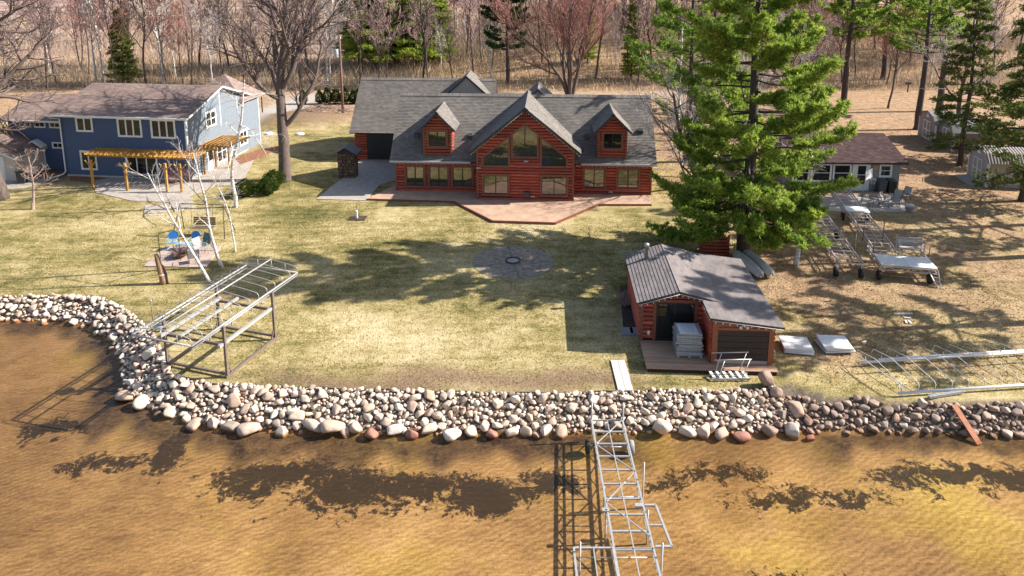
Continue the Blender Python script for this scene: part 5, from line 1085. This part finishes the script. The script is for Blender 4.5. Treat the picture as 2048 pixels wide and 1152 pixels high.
def blades(tb, P, D, B, ln, wd, spread, r):
    """B thin needle-spray triangles at each point P (n,3) fanned about direction D"""
    n = len(P); P = np.repeat(P, B, 0); D = np.repeat(D, B, 0); N = n * B
    d = D + r.normal(size=(N, 3)) * spread; d /= np.linalg.norm(d, axis=1, keepdims=True)
    s_ = np.cross(d, r.normal(size=(N, 3))); s_ /= np.linalg.norm(s_, axis=1, keepdims=True) + 1e-9
    L = ln * r.uniform(.7, 1.25, (N, 1)); w_ = wd * r.uniform(.7, 1.3, (N, 1))
    m = P + d * L * .55
    V = np.stack([P, m + s_ * w_, P + d * L, m - s_ * w_], 1).reshape(-1, 3)
    F = np.arange(N * 4).reshape(-1, 4) + tb.n; tb.V.append(V); tb.F.append(F); tb.n += N * 4
def conifer(seed, Ht, r0, base_h, rad, bark, leaf, whorls=16, per=5, prof=.75, upturn=.35, side=10, tuft=5, B=9, ln=.2, wd=.025, droop=.0, gap=.12, lean=(0, 0), sparse=0., tip=.35, sag=0.):
    r = np.random.default_rng(seed); T, L = TB(), TB()
    top = np.array([lean[0] * Ht, lean[1] * Ht, Ht]); k = 12
    tp = np.array([top * (i / k) + np.array([math.sin(i * .9 + seed), math.cos(i * .7), 0]) * .07 * (i > 0) for i in range(k + 1)])
    T.tube(tp, np.linspace(r0, .03, k + 1), 9); T.tube(np.array([[0, 0, -.15], [0, 0, .1], [0, 0, .5]]), np.array([1.5, 1.2, 1]) * r0, 9)
    PP, DD = [], []
    for w_ in range(whorls):
        h = base_h + (Ht - base_h) * (((w_ + r.uniform(-.2, .2)) / whorls) if not sag else max(0, (w_ + r.uniform(-.2, .2)) / whorls) ** 1.25); t = np.clip((h - base_h) / (Ht - base_h), 0, .99)
        a0 = r.uniform(0, 6.3)
        for j in range(per):
            if r.uniform() < sparse * (min(1, t * 5) if sag else 1): continue
            hh = h + r.uniform(-.5, .5) * (Ht - base_h) / whorls; a = a0 + j * 6.28 / per + r.uniform(-.35, .35); c0 = tp[0] + (top) * (hh / Ht)
            LL = rad * ((1 - t) ** prof * .92 + .08) * r.uniform(.6, 1.12) * (.75 + .25 * min(1, t * 6 + .3)); d = np.array([math.cos(a), math.sin(a), .12 - droop - sag * (1 - t) ** 2]); P = [c0]; n = 7
            for i in range(n):
                d = nrm(d + np.array([0, 0, upturn * (i / n) * .45]) + r.normal(size=3) * .07); P.append(P[-1] + d * LL / n)
            P = np.array(P); T.tube(P, np.linspace(max(.02, r0 * .24 * (1 - t) + .012), .008, n + 1), 4)
            for s_ in range(side):
                f = gap + .12 + (1 - gap - .12) * (s_ + r.uniform(0, 1)) / side; q = f * n; i = int(min(q, n - 1)); p0 = P[i] + (P[i + 1] - P[i]) * (q - i); ax = nrm(P[i + 1] - P[i])
                g = np.cross(ax, [0, 0, 1]) * (1 if s_ % 2 else -1); bd = nrm(ax * .75 + g * r.uniform(.5, 1.1) + np.array([0, 0, r.uniform(-.05, .3)])); bl = LL * r.uniform(.14, .32) * (1.15 - .55 * f) + .12
                T.tube(np.array([p0, p0 + bd * bl]), np.array([.012, .004]), 3)
                u = np.linspace(tip, 1, tuft)[:, None]; PP.append(p0 + bd * bl * u + r.normal(size=(tuft, 3)) * .05 * (1 + bl * .5) + np.array([0, 0, 1.]) * np.abs(r.normal(size=(tuft, 1))) * .10); DD.append(np.tile(nrm(bd * .8 + np.array([0, 0, .45])), (tuft, 1)))
            PP.append(P[-1:] + 0); DD.append(nrm(P[-1:] - P[-2:-1]))
    blades(L, np.concatenate(PP), np.concatenate(DD), B, ln, wd, .62, r)
    return T.mesh('trunk', bark), L.mesh('crown', leaf, False)
def plant(name, meshes, x, y, rz, sc, label, cat='tree', group=None, z=None):
    o = empty(name, (x, y, hz(x, y) if z is None else z), rz, label, cat, group); o.scale = (sc, sc, sc) if not isinstance(sc, tuple) else sc
    for nm, me in zip(('trunk', 'crown'), meshes): link(nm, me, None, o)
    return o
def birch_mat():
    m, nt, b = base('birch_bark'); tc = nt.nodes.new('ShaderNodeTexCoord'); n = noise(nt, scaled(nt, tc.outputs['Object'], (2, 2, 9)), 1.6, 4, .7)
    nt.links.new(ramp(nt, n, [(.36, (.06,.05,.045)), (.45, (.42,.38,.35)), (.53, (.70,.66,.62)), (1, (.80,.77,.74))]), b.inputs['Base Color']); b.inputs['Roughness'].default_value = .8; return m
BIRCH = birch_mat(); TWIGW = mat('pale_twig', (.50,.42,.39), .9, .2, 1)
PINE = foliage('pine_needles', [(.05,.105,.03), (.24,.35,.065), (.54,.60,.15)], .45); PINED = foliage('dark_pine_needles', [(.015,.05,.025), (.045,.10,.04), (.10,.16,.06)])
SPRUCE = foliage('spruce_needles', [(.07,.10,.03), (.18,.21,.065), (.32,.34,.12)]); CEDAR = foliage('cedar_leaf', [(.13,.19,.03), (.31,.40,.07), (.50,.56,.14)], .4); SHRUB = foliage('shrub_leaf', [(.03,.05,.012), (.06,.095,.02), (.11,.15,.035)])
# the great white pine behind the boathouse
pm = conifer(11, 22, .42, 2.6, 5.7, BARKD, PINE, 22, 6, .42, .6, 22, 9, 16, .29, .028, gap=.22, sparse=.15, tip=.35, sag=.6)
plant('white_pine', pm, 14.0, 40.9, 20, 1, 'tall bright green white pine behind the boathouse, largest tree in view')
pm2 = conifer(12, 20, .36, 4.5, 6.2, BARKD, PINE, 13, 5, .5, .45, 13, 6, 12, .32, .034, gap=.3, sparse=.2, tip=.5)
plant('white_pine', pm2, 15.6, 62, 80, 1, 'green white pine rising behind the right end of the log house roof')
plant('white_pine', pm2, *G(1420, 215), 200, 1.0, 'green white pine between log house and cottage, back by the road')
pmD = conifer(13, 19, .33, 5.5, 4.2, BARKD, PINED, 13, 5, .55, .3, 14, 6, 10, .34, .055, gap=.18, sparse=.15)
plant('white_pine', pmD, *G(1015, 172), 0, 1, 'dark blue-green pine left of the multi-stemmed maple')
pmH = conifer(14, 21, .40, 8.5, 5.2, BARKD, PINE, 12, 5, .6, .4, 13, 6, 9, .32, .05, gap=.3, sparse=.32)
for i, (px, py, rz, sc, lab) in enumerate(((1685,228,10,1.0,'dark-trunked pine behind the cottage, left of the sheds'),(1835,258,90,.92,'tall straight pine left of the farthest shed'),(1878,222,200,1.05,'thick reddish-trunked pine behind the farthest shed'),(1765,165,300,1.0,'distant pine across the road behind the sheds'))):
    plant('white_pine', pmH, *G(px, py), rz, sc, lab, 'tree', 'pines at the right')
spR = conifer(15, 17, .26, 1.6, 3.6, BARKD, SPRUCE, 24, 6, .7, -.05, 11, 5, 9, .24, .03, droop=.25, gap=.2, sparse=.4)
plant('spruce_tree', spR, *G(1920, 331), 0, .9, 'slender spruce between the middle and nearest sheds'); plant('spruce_tree', spR, *G(2046, 402), 120, 1.15, 'thick-trunked spruce at the right picture edge before the nearest shed')
plant('spruce_tree', spR, 47, 62, 60, 1.1, 'loose-limbed spruce behind the nearest shed at the right edge')
sp = conifer(16, 11, .2, .5, 2.5, BARKD, SPRUCE, 24, 7, .85, .05, 12, 4, 8, .22, .035, droop=.2, gap=.05)
plant('spruce_tree', sp, *G(250, 170), 0, 1, 'lone conical spruce behind the blue house')
ce = conifer(17, 19, .25, 1.5, 3.0, BARKD, CEDAR, 26, 6, .6, .1, 11, 4, 8, .3, .05, droop=.15, gap=.05)
for i, (px, py, rz, sc, lab) in enumerate(((750,142,0,1.1,'leftmost bright green cedar in the woods behind the garage'),(795,138,70,1.25,'tallest bright green cedar behind the garage roof'),(836,136,150,1.05,'bright green cedar third from left behind the log house'),(880,132,250,.6,'short pale green cedar at the right of the cedar group'),(722,130,40,.9,'shaded cedar at the left of the cedar group'))):
    plant('cedar_tree', ce, *G(px, py), rz, (sc*1.75, sc*1.75, sc*1.3), lab, 'tree', 'cedars behind the house')
plant('cedar_tree', ce, *G(1175,150), 90, .55, 'small green conifer right of the multi-stemmed maple'); plant('cedar_tree', ce, *G(1262,165), 10, .6, 'small yellow-green conifer on the leafy slope')
for x_, y_, k_, lab in ((37,41.5,100,'tall pine just beyond the right picture edge, shading the right lawn'),(33.5,33.5,10,'second pine beyond the right picture edge near the shore'),(44,47,240,'third pine beyond the right picture edge beside the nearest shed')): plant('white_pine', pmH, x_, y_, k_, .95, lab, 'tree', 'pines at the right')
# bare trees
oak = bare_tree(21, 17, .5, 14, .25, (32, 60), .55, (12, 11, 10), .13, .05, bark=BARK, twig=TWIG, lean=(-.10, .02), twig_r=.017, thick=(.5, .72), apex=.45)
plant('oak_tree', oak, *G(571, 362), 0, 1, 'large bare oak right of the blue house with dark spreading crown')
bigl = bare_tree(22, 18, .62, 14, .2, (45, 75), .62, (11, 10, 9), .14, .03, bark=BARK, twig=TWIG, lean=(-.02, .02), twig_r=.017, thick=(.5, .72), apex=.4)
plant('oak_tree', bigl, *G(2, 398), 40, 1, 'massive bare tree trunk at the left picture edge'); plant('oak_tree', bigl, -66, 84, 200, .95, 'bare spreading tree behind the left wing of the blue house')
maple = bare_tree(23, 16, .26, 10, .2, (18, 38), .5, (9, 8, 8), .11, .09, bark=BARK, twig=TWIGR, stems=6, twig_r=.022)
plant('maple_tree', maple, *G(1140, 190), 0, 1, 'multi-stemmed bare maple with reddish twigs behind the log house')
orn = bare_tree(24, 4.2, .1, 9, .3, (40, 65), .48, (6, 5, 4), .2, .08, bark=mat('pink_bark', (.36,.25,.21), .9, .3, 5), twig=None, twig_r=.009)
plant('ornamental_tree', orn, *G(66, 418), 0, 1, 'small bare ornamental tree with stubby twigs before the blue wing')
b1 = bare_tree(25, 9.6, .15, 10, .36, (50, 85), .42, (6, 6, 5), .16, -.01, .25, (.0, -.02), BIRCH, TWIGW, twig_r=.007)
plant('birch_tree', b1, *G(472, 414), 10, 1, 'tallest white birch, standing before the side of the blue house')
b2 = bare_tree(26, 7.2, .105, 7, .3, (22, 45), .5, (5, 5, 4), .12, .04, .0, (-.14, 0), BIRCH, TWIGW, twig_r=.006)
plant('birch_tree', b2, *G(444, 533), 0, 1, 'forked white birch at the corner of the seating slab')
b3 = bare_tree(27, 5.2, .055, 5, .4, (20, 40), .35, (4, 4, 3), .1, .03, .0, (-.14, 0), BIRCH, TWIGW, twig_r=.006)
plant('birch_tree', b3, *G(471, 502), 0, 1, 'thinnest white birch sapling right of the swing')
b4 = bare_tree(28, 7.0, .09, 5, .35, (15, 35), .42, (4, 4, 3), .07, .02, .0, (-.42, .0), BIRCH, TWIGW, twig_r=.006)
plant('birch_tree', b4, *G(421, 566), 0, 1, 'white birch leaning strongly left over the fire bowl')
b6 = bare_tree(33, 4.6, .17, 5, .45, (25, 50), .4, (4, 4, 3), .1, .03, .0, (.05, .1), BIRCH, TWIGW, twig_r=.006)
plant('birch_tree', b6, *G(1592, 530), 0, 1, 'short white birch trunk under the big pine'); b5 = bare_tree(29, 6.5, .17, 6, .12, (25, 45), .5, (5, 5, 4), .12, .04, .0, (.05, 0), BIRCH, TWIGW, twig_r=.006)
plant('birch_tree', b5, *G(1615, 392), 0, 1, 'forked white birch before the cottage windows'); plant('birch_tree', b1, *G(1350, 300), 90, 1.25, 'white birch at the right end of the log house')
DEAD = bare_tree(30, 7, .13, 11, .15, (45, 85), .55, (7, 6, 5), .2, .0, bark=BARK, twig=TWIGW, lean=(.75, -.1), twig_r=.008)
lo = bare_tree(31, 15, .3, 12, .3, (35, 60), .5, (9, 8, 7), .14, .05, bark=BARK, twig=TWIGW, twig_r=.012)
plant('oak_tree', lo, *G(1412, 478), 60, .72, 'bare grey oak standing left of the big pine behind the pallet crate')
plant('oak_tree', lo, 15.5, 54.5, 160, .7, 'bare grey oak between the big pine and the log house corner')
plant('oak_tree', lo, 29, 70, 20, .95, 'grey bare spreading tree behind the cottage ridge')
plant('oak_tree', lo, 44, 69, 100, .85, 'grey bare tree in front of the farthest shed pines')
plant('dead_tree', DEAD, 20.5, 55.5, 15, 1.0, 'grey dead limb sprawling over the cottage roof corner'); plant('dead_tree', DEAD, 14.5, 57, 120, .8, 'grey dead limbs beside the log house right wall')
# woods behind: straight thin trees, one by one
wood = [bare_tree(40 + i, 17, .17, 15, .3, (25, 50), .32, (8, 7, 6), .11, .07, bark=(BARK, BARKD, BARK, BIRCH)[i], twig=(TWIGP, TWIG, TWIGR, TWIGW)[i], twig_r=.026) for i in range(4)]
random.seed(5); spots = []
KIND = ('mauve-twigged bare tree', 'dark brown bare tree', 'reddish bare tree', 'pale-barked bare tree')
def wood_label(k, x, y):
    where = next(n for lim, n in ((-48, 'behind the blue house'), (-30, 'right of the lone spruce'), (-19, 'left of the utility pole'), (-8, 'behind the garage roof'), (3, 'behind the left half of the log house'), (14, 'behind the multi-stemmed maple'), (30, 'behind the big pine'), (52, 'behind the cottage'), (999, 'behind the sheds')) if x < lim)
    return f"{KIND[k]} {'at the road edge' if y < 112 else 'amid the woods' if y < 135 else 'deep in the woods'} {where}"
def wood_at(px, py, k, sc, lab, grp=None): spots.append(G(px, py)); plant('woodland_tree', wood[k], *G(px, py), random.uniform(0, 360), sc, lab, 'tree', grp)
for px, py, sc, lab in ((193,164,1.05,'white birch left of the lone spruce, leaning pair, left stem'),(208,164,1.0,'white birch left of the lone spruce, leaning pair, right stem'),(327,166,1.1,'tall white birch behind the ridge of the blue house'),(352,160,.6,'small pale birch right of the tall birch behind the blue house'),
    (100,150,.8,'pale birch at far left behind the bare oak crown'),(424,158,.7,'pale twiggy birch behind the right end of the blue house'),(758,134,.9,'leaning pale birch before the cedars'),(768,134,.9,'upright pale birch before the cedars'),(822,128,.75,'slim pale birch right of the cedars'),(883,144,.45,'small grey-white birch on the leafy slope'),(930,75,1.0,'white birch at the woodland edge left of the dark pine'),(915,70,1.05,'second white birch at the woodland edge left of the dark pine')):
    wood_at(px, py, 3, sc, lab)
wood_at(846, 172, 1, .95, 'straight dark tree rising behind the garage ridge'); wood_at(720, 172, 0, .9, 'bare tree beside the utility pole at the road')
for i in range(130):
    for _ in range(30):
        x = random.choice((random.uniform(-75, -22), random.uniform(-30, 95), random.uniform(-25, 95))); y = 104 + 110 * random.random() ** 1.5
        if x < -34 and y > 126: continue
        if -6 < x < 16 and y < 112: continue
        if abs(x) > .78 * y: continue
        if all((x-a)**2 + (y-b)**2 > 12 for a, b in spots): break
    spots.append((x, y)); kk = random.choice((0, 0, 1, 2, 2)); plant('woodland_tree', wood[kk], x, y, random.uniform(0, 360), random.uniform(.75, 1.15), wood_label(kk, x, y), 'tree', 'bare trees beyond the road')
for i in range(34):
    for _ in range(30):
        x, y = random.uniform(-68, 62), random.uniform(99.5, 107)
        if (abs(x-4) > 9 or y > 103) and all((x-a)**2 + (y-b)**2 > 7 for a, b in spots): break
    spots.append((x, y)); kk = random.choice((0, 0, 1, 2, 3)); plant('woodland_tree', wood[kk], x, y, random.uniform(0, 360), random.uniform(.55, 1.05), wood_label(kk, x, y), 'tree', 'bare trees beyond the road')
for px, py, lab in ((1240,120,'bare tree on the leafy slope right of the maple'),(1560,150,'bare tree seen right of the big pine trunk'),(1600,140,'second bare tree right of the big pine, toward the cottage'),(1480,130,'bare tree straight behind the big pine trunk'),(1930,150,'bare tree above the middle shed'),(1980,170,'bare tree above the nearest shed'),(1700,120,'bare tree above the cottage ridge'),(1800,110,'bare tree above the mailbox')): wood_at(px, py, random.choice((0,1,2)), .95, lab, 'bare trees among the pines')
plant('woodland_tree', wood[2], 46, 86, 0, .8, 'reddish bare tree beside the thick-trunked pine'); plant('woodland_tree', wood[0], 33, 78, 60, .7, 'grey bare tree behind the cottage roof')
# hedge and shrubs
def shrub(seed, h, rad, leaf, n=420, cone=.3):
    r = np.random.default_rng(seed); T, L = TB(), TB()
    for j in range(5): a = j*1.26; T.tube(np.array([[0,0,0],[math.cos(a)*rad*.4, math.sin(a)*rad*.4, h*.7]]), np.array([.03,.01]), 4)
    u = r.normal(size=(n, 3)); u /= np.linalg.norm(u, axis=1, keepdims=True); rr = r.uniform(.55, 1, (n, 1)) ** .6
    lump = 1 + .22*np.sin(u[:, :1]*5+seed) * np.cos(u[:, 1:2]*4); zf = (u[:, 2:3]*.5+.5)
    P = u * rr * lump * np.array([rad, rad, h*.52]); P[:, :2] *= (1 - cone*zf); P[:, 2] += h*.52
    D = u + np.array([0, 0, .5]); blades(L, P, D / np.linalg.norm(D, axis=1, keepdims=True), 9, .17, .03, .6, r)
    return T.mesh('trunk', BARK), L.mesh('crown', leaf, False)
sh1, sh2 = shrub(1, 1.9, .7, SHRUB, 420, .6), shrub(2, 1.5, 1.0, SHRUB, 700, .1)
for i, px in enumerate((607, 640, 655, 672, 690, 706, 718)): plant('hedge_shrub', sh1, *G(px, 207), i*50, random.uniform(.85, 1.1), ('leftmost','second','third','fourth','fifth','sixth','rightmost')[i] + ' clipped shrub of the hedge row left of the garage, counted from the left', 'shrub', 'hedge row left of the garage')
plant('evergreen_shrub', sh2, *G(535, 388), 0, .8, 'big dark evergreen shrub left of the oak trunk', 'shrub'); plant('evergreen_shrub', sh2, *G(548, 372), 80, .8, 'evergreen shrub touching the oak trunk', 'shrub'); plant('evergreen_shrub', sh2, *G(490, 392), 160, .8, 'smaller evergreen shrub right of the tall birch', 'shrub')
def twig_bush(seed, h, n, mt):
    r = np.random.default_rng(seed); T = TB()
    for j in range(n):
        a = r.uniform(0, 6.3); d = nrm(np.array([math.cos(a)*r.uniform(.1,.8), math.sin(a)*r.uniform(.1,.8), 1])); P = [np.array([math.cos(a), math.sin(a), 0])*.1]
        for i in range(4): d = nrm(d + r.normal(size=3)*.2); P.append(P[-1] + d*h/4*r.uniform(.7, 1.1))
        T.tube(np.array(P), np.linspace(.014, .005, 5), 3)
    return T.mesh('stems', mt)
tb_ = twig_bush(3, 1.5, 160, TWIGP)
for px, py, lab in ((350,366,'bare twiggy bush under the pergola corner'),(375,362,'bare twiggy bush right of the pergola corner posts')):
    x, y = G(px, py); tag(link('twig_bush', tb_, None, None, (x, y, 0), px), lab, 'bush')
tb2 = twig_bush(4, .8, 90, TWIGP); x, y = G(1251, 612); tag(link('twig_bush', tb2, None, None, (x, y, .02)), 'bare red-stemmed bush in the bed beside the boathouse wall', 'bush')
# brush and dry stalks that nobody could count
def brush(name, n, area, h, mt, label, seed, rad=.012, ok=None):
    r = np.random.default_rng(seed); x = r.uniform(area[0], area[1], n); y = r.uniform(area[2], area[3], n)
    if ok is not None: k = ok(x, y, r); x, y = x[k], y[k]; n = len(x)
    z = height(x, y); P = np.stack([x, y, z], 1); hh = r.uniform(.4, 1.1, (n, 1))*h
    d = np.concatenate([r.normal(size=(n, 2))*.28, np.ones((n, 1))], 1); s_ = np.stack([r.normal(size=n), r.normal(size=n)*.4, np.zeros(n)], 1); s_ /= np.linalg.norm(s_, axis=1, keepdims=True); q = rad*r.uniform(.6, 1.5, (n, 1))
    mid = P + d*hh*.5 + np.concatenate([r.normal(size=(n, 2))*.1*h, np.zeros((n, 1))], 1)
    V = np.stack([P - s_*q, P + s_*q, mid + s_*q, mid - s_*q, P + d*hh + r.normal(size=(n, 3))*.08*h], 1).reshape(-1, 3); i = np.arange(n)[:, None]*5
    F = np.concatenate([i + [0, 1, 2], i + [0, 2, 3], i + [3, 2, 4]], 0)
    me = mesh_np(name, V, F); me.materials.append(mt); return tag(link(name, me), label, 'brush', None, 'stuff')
STRAW = foliage('dry_straw', [(.34,.23,.16), (.58,.43,.30), (.76,.63,.47)], .2); BRS = foliage('bare_brush', [(.17,.125,.10), (.36,.28,.215), (.62,.51,.41)], .1)
brush('roadside_brush', 26000, (-85, 80, 99, 118), 2.2, BRS, 'bare brush and saplings along the far side of the road', 1, .016, lambda x, y, r: r.uniform(size=len(x)) < np.where((x > -14) & (x < 45), .3, .95)*(.4+.6*np.sin(x*.7+np.sin(y))**2))
brush('marsh_brush', 60000, (-150, -12, 112, 330), 1.9, BRS, 'pinkish bare brush covering the marsh field', 2, .03, lambda x, y, r: (np.abs(x) < y*.75) & (np.sin(x*.09+y*.05)+np.sin(y*.11-x*.03)+r.normal(size=len(x))*.8 > -.3))
brush('marsh_grass', 40000, (-150, 10, 115, 320), 1.2, STRAW, 'dry straw-coloured marsh grass in the field', 3, .03, lambda x, y, r: np.abs(x) < y*.75)
brush('woods_brush', 45000, (-25, 110, 118, 200), 3.2, BRS, 'dense bare undergrowth in the woods behind', 4, .025, lambda x, y, r: np.abs(x) < y*.8)
brush('slope_grass', 34000, (-35, 75, 98, 135), .7, STRAW, 'dry grass on the leafy slope across the road', 5, .03)
brush('lawn_grass', 70000, (-34, 26, 27.0, 60), .085, foliage('lawn_blades', [(.10,.12,.03), (.28,.24,.08), (.46,.38,.17)], .2), 'short dry lawn grass', 6, .012, lambda x, y, r: (bank_t(x, y)[0] > 1.02) & (np.abs(x) < y*.8) & ~((np.abs(x-.8) < 10.5) & (y > 47.5)) & ((x-fx)**2+(y-fy)**2 > 6) & ~((x > 5.6) & (x < 12) & (y > 28) & (y < 36)) & ~((x < -21) & (y > 52)))
# fallen leaves
r_ = np.random.default_rng(9); n = 34000; x = np.concatenate([r_.uniform(10.5, 45, n), r_.uniform(-30, 12, 2500)]); y = np.concatenate([r_.uniform(27.5, 75, n), r_.uniform(28, 60, 2500)])
k = (np.abs(x) < y*.8) & (bank_t(x, y)[0] > 1.0) & ~((x > 21.5) & (x < 30.3) & (y > 48.5)) & ~((x < 12.2) & (x > 5) & (y < 36)) & ~((x < 11) & (y > 47)) & (r_.uniform(size=len(x)) < np.where(x > 13, 1, .4)); x, y = x[k], y[k]; n = len(x)
P = np.stack([x, y, height(x, y)+.012+r_.uniform(0, .03, n)], 1); a = r_.uniform(0, 6.3, n); s_ = r_.uniform(.03, .065, (n, 1)); U = np.stack([np.cos(a), np.sin(a), r_.normal(size=n)*.35], 1)*s_; W_ = np.stack([-np.sin(a), np.cos(a), r_.normal(size=n)*.35], 1)*s_*.6
me = mesh_np('fallen_leaves', np.stack([P-U, P+W_, P+U, P-W_], 1).reshape(-1, 3), np.arange(n*4).reshape(-1, 4)); me.materials.append(foliage('dead_leaf', [(.14,.07,.035), (.36,.21,.11), (.62,.46,.30)], .15)); tag(link('fallen_leaves', me), 'scattered dead leaves over the right-hand lawn', 'leaves', None, 'stuff')
